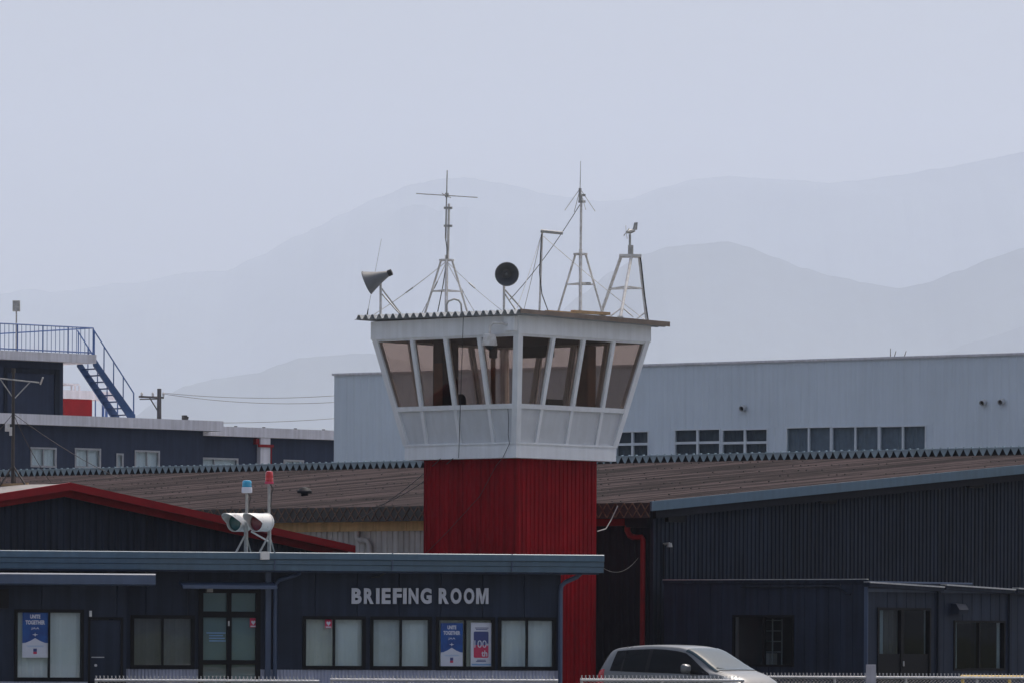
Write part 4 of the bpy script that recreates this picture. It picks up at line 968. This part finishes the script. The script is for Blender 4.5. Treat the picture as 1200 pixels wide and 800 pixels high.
MB(PR.M).box((hd[0]+.06, .03, zm), (xm-.05, .036, hd[3]-.06)).build('pane', DGLS, d); MB(PR.M).box((xm+.05, .03, zm), (hd[2]-.06, .036, hd[3]-.06)).build('pane', DGLS, d)
MB(PR.M).tube((xm+.0, -.06, PR.z(1058, 780)), (xm+.0, -.06, PR.z(1058, 774)), .02, n=6).build('handle', GALV, d)
w2 = window(po, PR.M, *hw2, BLACKF, DGLS, 2, .05, None)
def curtain(parent, face, ua, ub, z0, z1, m=CURT, y=.16, amp=.03, flare=0.0):
    mb = MB(face.M); xa, xb = face.x(ua, 750, y), face.x(ub, 750, y); n = 14; lo = []; hi = []
    for j in range(n+1):
        f = j/n; lo.append(mb.add((xa+(xb-xa)*f*(1+flare), y+amp*math.sin(f*17), z0))); hi.append(mb.add((xa+(xb-xa)*f, y+amp*math.sin(f*17), z1)))
    for j in range(n): mb.face((lo[j], lo[j+1], hi[j+1], hi[j]))
    mb.build('curtain', m, parent, smooth=True)
curtain(d, PR, 1030, 1033.5, zm, hd[3]); curtain(d, PR, 1035, 1050, zm, hd[3], INT); curtain(d, PR, 1050, 1053.5, zm, hd[3], CURT, .2); curtain(d, PR, 1083, 1088, zm, hd[3], CURT, .16, .03, 1.2)
curtain(w2, PR, 1168, 1176, hw2[1], hw2[3]); curtain(w2, PR, 1118.5, 1120, hw2[1], hw2[3])
mb = MB(PR.M); x = PR.x(1123, 713, -.1); z0 = PR.z(1123, 713, -.1)
mb.prism([(x-.16, 0, z0-.12), (x-.16, -.22, z0-.12), (x-.16, -.26, z0-.02), (x-.16, -.16, z0+.12), (x-.16, 0, z0+.13)], (.36, 0, 0)); mb.build('vent_hood', NAVYB, po)
MB(PR.M).box((.02, 3.9, 0), (xrr, 4.0, pz-.3)).build('rear_wall', INT, po)
MB(PL.M).box((xl+.11, 3.9, 0), (-4.02, 4.0, pz-.1)).build('rear_wall', INT, po)
MB(PL.M).box((xl, .02, 0), (xl+.1, 3.9, pz-.1)).build('side_wall', INT, po)
MB(PR.M).box((xrr, .02, 0), (xrr+.1, 4.0, pz-.2)).build('end_wall', NAVYB, po)
MB(PR.M).box((.03, .03, pz-.279), (4.0, .08, pz-.075)).build('fascia_board', NAVYB, po)
MB(PR.M).box((.05, .2, .01), (xrr, 3.9, .05)).build('floor', INT, po)
sx = PL.x(890, 760, 1.0); t = thing('storage_rack', 'pale metal rack seen through the dark prefab window', 'rack', PL.w(sx, 1.0, .06))
mb = MB(PL.M)
for dx in (0, .4):
    for dy in (0, .35): mb.tube((sx+dx, 1.0+dy, .06), (sx+dx, 1.0+dy, 2.15), .018, n=6)
mb.build('upright', GALV, t)
for z in (.4, .95, 1.35, 1.6, 1.85, 2.1): MB(PL.M).box((sx, 1.0, z), (sx+.4, 1.35, z+.025)).build('shelf', GALV, t)
MB(PL.M).box((sx+.05, 1.02, .975), (sx+.3, 1.3, 1.33)).build('carton', CREAM, t)
mb = MB(PL.M); xg = PL.x(786, 640, -.1); zg = PL.z(780, 636, -.1)
# short lamp on the hangar corner
mb = MB(GW.M); x = GW.x(781, 637, -.1); z = GW.z(781, 637, -.1)
mb.tube((x, -.01, z), (x, -.2, z+.02), .03, n=6); mb.lathe((x, -.2, z+.03), (0, 0, -1), [(0, .05), (.1, .07)], 10); mb.build('wall_lamp', GREYTUBE, hg)
mb = MB(GW.M); mb.tube((x-.02, -.03, z), (x-.02, -.03, pz+.05), .025, n=6); mb.build('conduit', DARK, hg)

# ================================================================= pale blue hall behind
WO = P(1200, 470, 195); wd = Vector((.80, -.60, 0)).normalized()
WF = Face(WO - Vector((0, 0, WO.z)), wd)
wb = thing('factory_hall', 'long pale blue ribbed hall behind the hangar roof', 'building', (WO.x, WO.y, 0))
wz = ZC + (HOR-415+3.1)/F*195; xl = WF.x(391.5, 480)
mb = MB(WF.M)
def zwin(u, v): return WF.z(u, v)
wlist = [(722, 760.5, 504.5, 531.5, True), (790.5, 844.5, 502, 530.5, True), (846, 900, 502, 530.5, True), (921.5, 974.2, 499.5, 529, False), (974.7, 1030.2, 498.7, 528.5, False), (1030.7, 1085.5, 498, 528, False)]
holes = []
for (a, b, c, d_, two) in wlist: holes.append((WF.x(a, 515), WF.z((a+b)/2, d_+6), WF.x(b, 515), WF.z((a+b)/2, c)))
zlo, zhi = min(h[1] for h in holes)-.02, max(h[3] for h in holes)+.02
ribbed(mb, xl, 12, zhi, wz, .33, .010, .84); ribbed(mb, xl, 12, 0, zlo, .33, .010, .84)
edges = [xl] + [e for h in holes for e in (h[0], h[2])] + [12]
for k in range(0, len(edges), 2):
    if edges[k+1]-edges[k] > .12: ribbed(mb, edges[k], edges[k+1], zlo, zhi, .33, .010, .84)
    else: mb.box((edges[k], 0, zlo), (edges[k+1], .09, zhi))
mb2 = mb
for h in holes:
    if h[1]-zlo > .015: mb.box((h[0], .0, zlo), (h[2], .09, h[1]))
    if zhi-h[3] > .015: mb.box((h[0], .0, h[3]), (h[2], .09, zhi))
mb.build('front_wall', WBLD, wb)
mb = MB(WF.M); mb.box((xl-.06, -.07, wz-.02), (12.1, .2, wz+.06)); mb.build('coping', CONC, wb)
MB(WF.M).box((xl, .2, wz-.12), (12, 22, wz-.04)).build('roof', CONC, wb)
MB(WF.M).box((xl, .13, 0), (xl+.1, 22, wz-.13)).build('end_wall', WBLD, wb); MB(WF.M).box((xl, 22, 0), (12, 22.1, wz-.13)).build('rear_wall', WBLD, wb); MB(WF.M).box((11.9, .13, 0), (12, 22, wz-.13)).build('end_wall', WBLD, wb)
MB(WF.M).box((xl+.12, 3.0, 0), (11.8, 3.1, wz-.2)).build('inner_wall', INT, wb)
for (a, b, c, d_, two), h in zip(wlist, holes):
    zm = WF.z((a+b)/2, (c+d_)/2+2) if two else None
    window(wb, WF.M, h[0], h[1], h[2], h[3], mat('pale_window_frame', (.66, .70, .74), .45, .05), DGLS, 2, .045, [mat('dim_blind', (.10, .115, .135), .8)] if two else [mat('grey_shade', (.26, .29, .33), .8, .1)], zbars=(zm,) if two else (), mid=.09 if two else .07)
for (a, b) in ((792, 799), (889, 897)):
    x0, x1 = WF.x(a, 510), WF.x(b, 510); z1 = WF.z(a, 502); q = MB(WF.M); q.box((x0, .3, z1-1.0), (x1, .33, z1)); q.build('curtain', mat('green_curtain', (.25, .38, .36), .9), wb)
for (u, v) in ((870.5, 477), (1152, 470.5), (1173.5, 469.5)):
    x, z = WF.x(u, v, -.1), WF.z(u, v, -.1); mb = MB(WF.M)
    mb.lathe((x, .0, z), (0, -1, -.25), [(0, .11), (.12, .11), (.2, .1), (.2, .085), (.1, .085)], 14, cap=False); mb.cur = 1; mb.lathe((x, -.1, z-.03), (0, -1, -.25), [(0, .085), (.01, .085)], 12); mb.build('vent_cowl', [ALU, BLACK], wb, smooth=True)
    
t = thing('branch_antenna', 'cluster of thin rods standing on the pale blue hall roof', 'antenna', P(1050, 416, 203))
for (u0, v0, u1, v1) in ((1043.5, 419, 1043.5, 408), (1046, 419, 1050, 411), (1057, 419, 1062, 411)):
    a, b = P(u0, v0, 202), P(u1, v1, 202); a.z = min(a.z, wz); MB().tube(a, b, .02, .012, n=5).build('rod', POLED, t)

# ================================================================= navy building at the far left
NO = P(0, 487, 235); nd = Vector((math.cos(R(42)), math.sin(R(42)), 0)); NF = Face(NO - Vector((0, 0, NO.z)), nd)
nb = thing('navy_building', 'far navy building with grey concrete roof slabs on two levels', 'building', (NO.x, NO.y, 0))
X = lambda u, v=490, o=0: NF.x(u, v, o); Zf = lambda u, v, o=0: NF.z(u, v, o)
zs1, zs0 = Zf(0, 483.3), Zf(0, 495.6); xr = X(262); xwr = X(244, 520)
wins = [(41.5, 72, 523.5, 547), (93.5, 124, 524.5, 548), (142, 150.5, 530.5, 548), (163.5, 193, 527, 549)]
holes = [(X(a, 535), Zf((a+b)/2, d_), X(b, 535), Zf((a+b)/2, c)) for a, b, c, d_ in wins]
XN = -25
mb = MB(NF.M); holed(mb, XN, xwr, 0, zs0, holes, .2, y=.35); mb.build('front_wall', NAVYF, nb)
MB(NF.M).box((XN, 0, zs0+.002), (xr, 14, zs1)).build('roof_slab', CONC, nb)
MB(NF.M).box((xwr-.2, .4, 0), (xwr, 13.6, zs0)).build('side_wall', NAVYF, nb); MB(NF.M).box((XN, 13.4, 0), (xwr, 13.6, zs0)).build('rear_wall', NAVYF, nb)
for h in holes: window(nb, NF.M, *h, mat('dull_window_frame', (.36, .36, .37), .6, .1), GLS, 2 if h[2]-h[0] > .8 else 1, .08, [BLIND], y=.35)
# upper storey
us1, us0 = Zf(113, 415.4), Zf(113, 425.5); xur = X(113, 420); xuw = X(82.5, 450)
MB(NF.M).box((XN, .0, us0), (xur, 8.0, us1)).build('upper_slab', CONC, nb)
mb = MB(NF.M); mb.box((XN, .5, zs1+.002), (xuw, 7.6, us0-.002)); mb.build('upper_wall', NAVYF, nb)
mb = MB(NF.M); xa = X(13, 450); xb = X(72, 450); mb.box((xa, .44, zs1+.01), (xa+.15, .5, us0-.3)); mb.box((xb, .44, zs1+.01), (xb+.25, .5, us0-.3)); mb.box((xa+.15, .455, us0-.5), (xb, .5, us0-.3)); mb.build('wall_trim', NAVY, nb)
# railing
zr1 = Zf(100, 384, .1)
mb = MB(NF.M); 
for z in (us1+.08, zr1): mb.tube((XN, .1, z), (xur-.1, .1, z), .03, n=5)
mb.tube((xur-.1, .1, zr1), (xur-.1, 7.8, zr1), .03, n=5); mb.tube((XN, 7.8, zr1), (xur-.1, 7.8, zr1), .03, n=5); mb.tube((XN, 7.8, us1+.08), (xur-.1, 7.8, us1+.08), .03, n=5)
x = xur-.1; k = 0
while x > -3:
    r = .03 if k % 6 == 0 else .014
    mb.tube((x, .1, us1), (x, .1, zr1), r, n=5); mb.tube((x-.07, 7.8, us1), (x-.07, 7.8, zr1), r, n=5); x -= .22; k += 1
mb.build('roof_railing', RAILB, nb)
# rear roof hut
hx0, hx1 = X(76, 470, 10), X(108, 470, 10)
MB(NF.M).box((hx0, 10, zs1+.002), (hx1, 13, Zf(95, 467.5, 10))).build('roof_hut', REDTRIM, nb)
MB(NF.M).box((hx0-.2, 9.8, Zf(95, 467.3, 10)), (X(131, 470, 10), 13.2, Zf(95, 457.5, 10))).build('hut_slab', CONC, nb)
MB(NF.M).box((hx0, 10.5, Zf(95, 450.5, 10)), (X(101, 450, 10), 12.5, Zf(95, 448.5, 10))).build('hut_canopy', CONC, nb)
mb = MB(NF.M)
for u in (84, 88, 93): mb.tube((X(u, 455, 11), 11, Zf(95, 457.5, 10)), (X(u, 455, 11), 11, Zf(95, 450, 10)), .05, n=5)
mb.build('hut_post', CONC, nb)
mb = MB(NF.M)
for u in (115, 124, 128): mb.tube((X(u, 480, 10), 10.2, zs1), (X(u, 480, 10), 10.2, Zf(95, 467, 10)), .03 if u < 120 else .06, n=5)
mb.build('hut_support', RAILB, nb)
mb = MB(NF.M); xk = X(219, 487, .5); mb.box((xk-.12, .5, zs1), (xk+.02, .7, zs1+.22)); mb.tube((xk+.05, .6, zs1), (xk+.12, .6, zs1+.16), .06, n=6); mb.build('roof_fitting', BLACK, nb)
# staircase
st = thing('steel_staircase', 'blue steel staircase with handrails down from the upper roof slab', 'staircase', NF.w(xur, .5, zs1))
ztp, zbt = us1-.15, zs1
xa = X(99, 425, .55); 
def xs_(u, v, o): return NF.x(u, v, o)
yn, yf = .25, 1.35
top_n, bot_n = xs_(111, 424, yn), xs_(156, 487, yn); top_f = top_n; bot_f = bot_n
rise = (ztp-zbt)
for yy in (yn, yf):
    mb = MB(NF.M); mb.prism([(top_n-.05, yy, ztp-.3), (top_n-.05, yy, ztp+.08), (bot_n+.12, yy, zbt+.14), (bot_n+.12, yy, zbt), (bot_n-.26, yy, zbt)], (0, .06, 0)); mb.build('stringer', STAIRB, st)
    mb = MB(NF.M); hr = 1.05
    mb.tube((top_n-.05, yy+.03, ztp+hr+.15), (bot_n+.05, yy+.03, zbt+hr), .03, n=5); mb.tube((bot_n+.05, yy+.03, zbt+hr), (bot_n+.05, yy+.03, zbt), .03, n=5)
    for f in (0, .25, .5, .75): mb.tube((top_n+(bot_n-top_n)*f, yy+.03, ztp+(zbt-ztp)*f), (top_n+(bot_n-top_n)*f, yy+.03, ztp+(zbt-ztp)*f+hr+.1), .025, n=5)
    mb.build('handrail', RAILB, st)
nstep = 9
for k in range(nstep):
    f = (k+.5)/nstep; x = top_n+(bot_n-top_n)*f; z = ztp+(zbt-ztp)*f
    MB(NF.M).box((x-.15, yn+.06, z-.02), (x+.11, yf, z+.025)).build('tread', STAIRB, st)
p = P(19, 410, 237.5)
t = thing('roof_siren', 'dark box on a thin pole above the far roof railing', 'sensor', (p.x, p.y, us1))
MB().tube((p.x, p.y, us1), (p.x, p.y, P(19, 365, 237.5).z), .035, n=6).build('pole', GREYTUBE, t)
mb = MB(); mb.box((p.x-.15, p.y-.15, P(19, 365, 237.5).z), (p.x+.15, p.y+.15, P(19, 352.5, 237.5).z)); mb.build('siren_box', GREYTUBE, t)

# lower wing
nl = thing('low_wing', 'lower navy wing with grey roof slab beside the pale blue hall', 'building', (NF.w(xr, 1, 0)))
zl1, zl0 = Zf(262, 499.2, 1.0), Zf(262, 510.5, 1.0); xe = NF.x(470, 510, 1.0)
MB(NF.M).box((xwr+.02, 1.0, zl0), (xe, 13, zl1)).build('roof_slab', CONC, nl)
hs = [(NF.x(244.5, 540, 1.3), NF.z(260, 549, 1.3), NF.x(279, 540, 1.3), NF.z(260, 536, 1.3)), (NF.x(332, 540, 1.3), NF.z(345, 549, 1.3), NF.x(356, 540, 1.3), NF.z(345, 538.3, 1.3))]
hs[0] = (xwr+.05, *hs[0][1:])
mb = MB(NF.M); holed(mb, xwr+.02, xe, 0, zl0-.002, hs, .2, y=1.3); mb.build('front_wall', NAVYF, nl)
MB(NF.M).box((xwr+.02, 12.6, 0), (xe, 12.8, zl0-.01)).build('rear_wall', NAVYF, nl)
for h in hs: window(nl, NF.M, *h, MATS['dull_window_frame'], GLS, 2, .08, [BLIND], y=1.3)
xa, xb = NF.x(304.5, 530, 1.1), NF.x(316, 530, 1.1); zz = NF.z(310, 522, 1.1)
mb = MB(NF.M); mb.box((xa, 1.05, 0), (xb, 1.3, zl0-.004)); mb.build('white_pillar', CONC, nl)
mb = MB(NF.M); mb.box((xa-.15, 1.0, zz-.06), (xb+.15, 1.05, zz+.06)); mb.box((xb+.003, 1.03, 0), (xb+.07, 1.12, zz-.06)); mb.box((xa-.2, 1.1, zz+.06), (xa-.03, 1.3, zl0-.05)); mb.build('pillar_band', REDTRIM, nl)
mb = MB(NF.M)
for u in (277, 310, 347, 380): x = NF.x(u, 500, 1.5); mb.box((x-.05, 1.5, zl1), (x+.05, 1.6, zl1+.06))
mb.build('roof_fitting', BLACK, nl)

# utility pole behind
UY = 262; p = P(186.5, 490, UY); zt_ = P(186.5, 455, UY).z; zf = lambda v: P(186.5, v, UY).z; pu = lambda n: n/F*UY
up = thing('utility_pole', 'grey utility pole with crossarm behind the far stairs', 'utility pole', (p.x, p.y, 0))
MB().tube((p.x, p.y, 0), (p.x, p.y, zt_), .16, .1, n=10).build('pole', UPOLE, up, smooth=True)
mb = MB(); mb.bar((p.x-pu(24), p.y, zf(464.5)), (p.x+pu(5.5), p.y, zf(465.5)), .1, .09); mb.bar((p.x-pu(23), p.y, zf(467.5)), (p.x-pu(1), p.y, zf(467)), .06, .05); mb.build('crossarm', UPOLE, up)
MB().tube((p.x-pu(11), p.y, zf(466)), (p.x-pu(1), p.y, zf(482)), .03, n=5).build('arm_brace', UPOLE, up)
for n_ in (-20.5, -7.5, 5): 
    mb = MB(); mb.lathe((p.x+pu(n_), p.y, zf(464)), (0, 0, 1), [(0, .03), (.04, .06), (.08, .04), (.12, .07), (.18, .04)], 8); mb.build('insulator', WTUBE, up)
for (va, vb, ua, sag, lab) in ((460, 454, 191, .35, 'upper span of power line leaving the utility pole'), (461, 461.5, 191, .45, 'middle span of power line leaving the utility pole'), (492, 481, 240, .3, 'lower span of power line above the low wing roof')):
    a = P(ua, va, UY) if ua < 200 else P(150, 492, 258); b = P(480, vb, 268)
    tag(MB().path(catenary(a, b, sag, 16), .011, 5).build('power_line', UPOLE), lab, 'power line')

# ================================================================= fences in front
def fence(name, label, p0, p1, ztop, npost):
    p0, p1 = Vector(p0), Vector(p1); d = (p1-p0); L_ = d.length; d.normalize(); nrm = Vector((-d.y, d.x, 0))
    t = thing(name, label, 'fence', (p0.x, p0.y, 0), None)
    pit = .079; n = int(L_/pit); mb = MB(); H = ztop-.045
    for k in range(n):
        x = k*pit; pts = [p0+d*(x+.02)+nrm*.006+Vector((0, 0, ztop+.045)), p0+d*(x+.055)+nrm*-.004+Vector((0, 0, ztop-.035))]
        z = ztop-.035-.04; s = 0
        zz = ztop-.035; side = 1
        while zz > .08:
            zz -= pit/2; side = -side
            pts.append(p0+d*(x+.04+side*pit/2)+nrm*(.003*side)+Vector((0, 0, zz)))
        mb.path(pts, .006, 3, cap=False)
        mb.tube(p0+d*(x+.005)+Vector((0, 0, ztop-.038)), p0+d*(x+.045)+nrm*.01+Vector((0, 0, ztop+.042)), .0065, n=3, cap=False)
    mb.build('chain_mesh', GALV, t)
    MB().tube(p0+Vector((0, 0, ztop-.05)), p1+Vector((0, 0, ztop-.05)), .027, n=8).build('top_rail', GALV, t, smooth=True)
    MB().tube(p0+Vector((0, 0, .12)), p1+Vector((0, 0, .12)), .016, n=8).build('bottom_rail', GALV, t, smooth=True)
    for k in range(npost):
        q = p0+d*(L_*(k+.02)/max(1, npost-.96))+nrm*.035; MB().tube(q, q+Vector((0, 0, ztop-.03)), .028, n=8).build('fence_post', GALV, t, smooth=True)
def fz(u, v, Y): return P(u, v, Y).z
def gp(u, v, Y): q = P(u, v, Y); q.z = 0; return q
fence('chain_link_fence', 'chain-link fence below the entrance door, far left run', gp(111, 796, 116), gp(374, 796, 116.4), fz(240, 794.2, 116.2), 4)
fence('chain_link_fence', 'chain-link fence below the briefing room sign', gp(387, 796, 116.4), gp(654, 796, 117), fz(520, 793.6, 116.7), 4)
fence('chain_link_fence', 'chain-link fence in front of the silver car', gp(680, 795, 113.8), gp(872, 795, 114.2), fz(780, 793.6, 114), 3)
fence('chain_link_fence', 'chain-link fence in front of the prefab office', gp(893, 790, 121.8), gp(1230, 792, 122.6), fz(960, 790.2, 122), 5)
q = P(1020.5, 800, 120.5); zt_ = P(1020.5, 778, 120.5).z
tag(MB().box((q.x-.1, q.y-.1, 0), (q.x+.1, q.y+.1, zt_)).build('marker_post', mat('post_white', (.42, .41, .45), .7, .1, 4, streak=.15)), 'square whitish post standing in the right-hand fence', 'post')
bp_ = MB(); a, b = P(1126, 792.5, 125), P(1240, 793.5, 125.5)
t = thing('yellow_barrier', 'yellow barrier rail behind the fence at the lower right', 'barrier', (a.x, a.y, 0))
MB().tube(a, b, .045, n=10).build('rail', YEL, t, smooth=True)
for f in (.02, .5, .98): e = a.lerp(b, f); MB().tube((e.x, e.y, 0), e, .035, n=8).build('leg', YEL, t, smooth=True)

# ================================================================= silver car
HD = R(-40); cpos = P(808, 800, 118.0)
CM = Matrix.Translation((cpos.x, cpos.y, 0)) @ Matrix.Rotation(HD, 4, 'Z') @ Matrix.Diagonal((.92, .94, 1, 1))      # x forward, y to the car's left
car = thing('parked_car', 'silver five-door hatchback parked beside the red tower', 'car', (cpos.x, cpos.y, 0))
ST = [ # x, z_sill, w_sill, z_mid, w_mid, z_belt, w_belt, z_shoulder, w_sh, z_top, w_top
 (-2.12, .40, .55, .50, .66, .60, .66, .66, .58, .70, .40),
 (-2.08, .30, .68, .52, .78, .74, .77, .88, .66, .94, .48),
 (-1.98, .26, .74, .55, .83, .90, .80, 1.10, .66, 1.17, .50),
 (-1.80, .24, .76, .56, .845, .965, .815, 1.32, .63, 1.40, .48),
 (-1.62, .22, .77, .56, .85, .965, .825, 1.395, .625, 1.468, .49),
 (-1.10, .21, .77, .56, .85, .95, .835, 1.43, .63, 1.515, .50),
 (-0.45, .21, .77, .56, .85, .935, .84, 1.445, .635, 1.53, .51),
 (0.15, .21, .77, .56, .85, .925, .84, 1.415, .63, 1.505, .50),
 (0.50, .21, .77, .56, .85, .92, .84, 1.345, .625, 1.435, .52),
 (0.85, .21, .77, .56, .85, .915, .835, 1.19, .655, 1.275, .55),
 (1.20, .22, .77, .56, .85, .91, .83, 1.025, .70, 1.095, .60),
 (1.42, .22, .77, .56, .85, .895, .82, .965, .74, 1.01, .58),
 (1.70, .24, .76, .55, .84, .83, .79, .90, .70, .945, .50),
 (1.95, .26, .72, .52, .79, .74, .74, .80, .64, .845, .44),
 (2.10, .30, .60, .48, .69, .63, .66, .68, .56, .72, .38),
 (2.17, .36, .48, .46, .56, .55, .54, .58, .46, .60, .30)]
def cr(p0, p1, p2, p3, t):
    return 0.5*((2*p1)+(-p0+p2)*t+(2*p0-5*p1+4*p2-p3)*t*t+(-p0+3*p1-3*p2+p3)*t**3)
def station(x):
    n = len(ST); i = 0
    while i < n-2 and x > ST[i+1][0]: i += 1
    a, b = ST[i], ST[i+1]; t = (x-a[0])/(b[0]-a[0]); p = ST[max(0, i-1)]; q = ST[min(n-1, i+2)]
    return [cr(p[k], a[k], b[k], q[k], t) for k in range(1, 11)]
def section(x, k):
    s = station(x); pts = [(0.0, s[0]), (s[1], s[0]), (s[3], s[2]), (s[5], s[4]), (s[7], s[6]), (s[9], s[8]+0.0), (0.0, s[8]+.012)]
    i = min(int(k), 5); t = k-i; p = pts[max(0, i-1)]; q = pts[min(6, i+2)]
    if i == 5: q = (-pts[5][0], pts[5][1])
    lin = [pts[i][j]+(pts[i+1][j]-pts[i][j])*t for j in (0, 1)]; sm = [cr(p[j], pts[i][j], pts[i+1][j], q[j], t) for j in (0, 1)]
    f = .75 if i in (1, 3, 4, 5) else .2
    return [lin[j]*(1-f)+sm[j]*f for j in (0, 1)]
def spt(x, k, side, off=0.0):
    y, z = section(x, k)
    if off:
        e = .02; y1, z1 = section(x, min(6, k+e)); y0, z0 = section(x, max(0, k-e)); ty, tz = y1-y0, z1-z0; l = math.hypot(ty, tz) or 1
        ya, za = section(min(2.16, x+.02), k); yb, zb_ = section(max(-2.11, x-.02), k)
        nx_ = Vector((.04, ya-yb, za-zb_)).cross(Vector((0, ty, tz))); nx_ = nx_ if nx_.dot(Vector((0, tz, -ty))) > 0 else -nx_
        nx_.normalize(); return Vector((x+nx_.x*off, side*(y+nx_.y*off), z+nx_.z*off))
    return Vector((x, side*y, z))
xsn = [ST[0][0]+(ST[-1][0]-ST[0][0])*i/70 for i in range(71)]; ks = [6*i/36 for i in range(37)]
mb = MB(CM); g = []
for x in xsn: g.append([mb.add(spt(x, k, -1)) for k in ks] + [mb.add(spt(x, k, 1)) for k in ks[::-1][1:]])
for i in range(len(g)-1):
    for j in range(len(g[0])-1): mb.face((g[i][j], g[i+1][j], g[i+1][j+1], g[i][j+1]))
mb.face(g[0]); mb.face(g[-1][::-1])
mb.build('body', CARP, car, smooth=True)
def patch(name, m, xf, kf, side, off, nx=14, nk=8, parent=car):
    """patch on the hull; xf(f, g) -> x, kf(f, g) -> k"""
    mb = MB(CM); gg = [[mb.add(spt(xf(i/nx, j/nk), kf(i/nx, j/nk), side, off)) for j in range(nk+1)] for i in range(nx+1)]
    for i in range(nx):
        for j in range(nk): mb.face((gg[i][j], gg[i+1][j], gg[i+1][j+1], gg[i][j+1]))
    return mb.build(name, m, parent, smooth=True)
lerp = lambda a, b, t: a+(b-a)*t
for side in (-1, 1):
    patch('side_window', CARG, lambda f, g: lerp(lerp(-1.64, -.60, f), lerp(-1.56, -.60, f), g), lambda f, g: 3.06+.94*g, side, .010, 18, 10)
    patch('side_window', CARG, lambda f, g: lerp(-.52, 1.22-.80*g**2.1, f), lambda f, g: 3.06+.95*g-.03*f*g, side, .010, 24, 10)
    patch('window_pillar', BLACKF, lambda f, g: lerp(-.61, -.51, f), lambda f, g: 3.06+.95*g, side, .012, 3)
    patch('window_pillar', BLACKF, lambda f, g: lerp(-1.32, -1.27, f), lambda f, g: 3.06+.86*g, side, .013, 2)
    # door seams, handles
    for xd in (-1.30, -.56, .88):
        patch('door_seam', BLACK, lambda f, g, xd=xd: xd+.012*f, lambda f, g: 1.2+1.85*g, side, .002, 1, 10)
    for xd in (-1.18, -.38): 
        a = spt(xd, 2.72, side, .03); b = spt(xd+.2, 2.72, side, .03); MB(CM).tube(a, b, .018, n=6).build('door_handle', CARP, car)
    # tail lamps and headlamps
    patch('tail_light', TAIL, lambda f, g: lerp(-2.075, -1.80, f), lambda f, g: lerp(2.35, 3.15+.35*(1-f), g), side, .008)
    patch('headlight', HEADL, lambda f, g: lerp(1.60, 2.08, f), lambda f, g: lerp(2.5, 3.45, g), side, .008)
    # mirror
    m0 = spt(.66, 3.10, side); mb = MB(CM)
    c = m0+Vector((.02, side*.15, .10)); n = 16; rings = []
    for i, (dx, s) in enumerate(((-.07, .8), (-.03, 1.0), (.04, .9), (.09, .5))):
        rings.append([mb.add(c+Vector((dx, s*.13*math.copysign(abs(math.cos(2*math.pi*(j+.5)/n))**.6, math.cos(2*math.pi*(j+.5)/n)), s*.10*math.copysign(abs(math.sin(2*math.pi*(j+.5)/n))**.6, math.sin(2*math.pi*(j+.5)/n))))) for j in range(n)])
    for i in range(3):
        for j in range(n): mb.face((rings[i][j], rings[i][(j+1) % n], rings[i+1][(j+1) % n], rings[i+1][j]))
    mb.face(rings[0]); mb.face(rings[-1]); mb.tube(m0, c-Vector((0, side*.05, .04)), .03, n=6)
    mb.build('door_mirror', CARP, car, smooth=True)
    for xw_, nm in ((-1.3, 0), (1.28, 1)):
        mb = MB(CM); mb.lathe((xw_, side*.64, .31), (0, side, 0), [(0, .25), (.01, .30), (.05, .315), (.18, .315), (.215, .29), (.22, .2)], 28); w = mb.build('wheel', RUBBER, car, smooth=True)
        mb = MB(CM); mb.lathe((xw_, side*.862, .31), (0, side, 0), [(0, .2), (.008, .2), (.012, .04)], 24); mb.build('rim', ALU, w)
        mb = MB(CM); mb.lathe((xw_, side*.80, .34), (0, side, 0), [(0, .37), (.058, .37)], 28); mb.build('wheel_arch', BLACK, car)
# screens
def screen(name, m, xa, xb, ka, off, parent=car, inset=0.0):
    mb = MB(CM); nx, nk = 14, 9; gg = []
    for i in range(nx+1):
        f = i/nx; row = []
        kk = [lerp(ka, 6, j/nk) for j in range(nk+1)]
        for k in kk: row.append(mb.add(spt(lerp(xa, xb, f)-.03*(k-6)**2*(1 if xa > 0 else -1)*.5, k, -1, off)))
        for k in kk[::-1][1:]: row.append(mb.add(spt(lerp(xa, xb, f)-.03*(k-6)**2*(1 if xa > 0 else -1)*.5, k, 1, off)))
        gg.append(row)
    for i in range(nx):
        for j in range(len(gg[0])-1): mb.face((gg[i][j], gg[i+1][j], gg[i+1][j+1], gg[i][j+1]))
    mb.build(name, m, parent, smooth=True)
screen('windscreen', CARW, .44, 1.40, 4.10, .012)
screen('rear_window', CARG, -1.84, -2.02, 4.35, .012)
mb = MB(CM)
for y0, y1 in ((-.1, -.62), (.35, -.2)):
    a = spt(1.36, 6, -1, .02); mb.tube((1.40, y0, 1.02), (1.27, y1, 1.075), .012, n=5)
mb.build('wiper', BLACK, car)
MB(CM).box((2.12, -.165, .42), (2.19, .165, .56)).build('number_plate', PWHITE, car)
MB(CM).box((2.11, -.42, .3), (2.175, .42, .38)).build('grille', BLACK, car)
patch('hood_seam', BLACK, lambda f, g: lerp(1.44, 1.455, f), lambda f, g: 4.3+1.7*g, -1, .003, 1, 10)

# ---------------------------------------------------------------- groups of repeats
GROUPS = {'chain_link_fence': 'chain-link fence runs in the foreground', 'horn_speaker': 'horn loudspeakers on the tower roof', 'antenna_mast': 'tripod antenna masts on the tower roof',
          'roof_plank': 'weathered planks on the tower roof', 'beacon_lamp': 'beacon lamps beside the signal light', 'poster': 'posters in the windows', 'sticker': 'red heart stickers on the glass',
          'power_line': 'power lines from the utility pole', 'cable': 'loose cables on the tower and hangar'}
for o in bpy.data.objects:
    k = o.name.split('.')[0]
    if o.parent is None and k in GROUPS: o['group'] = GROUPS[k]
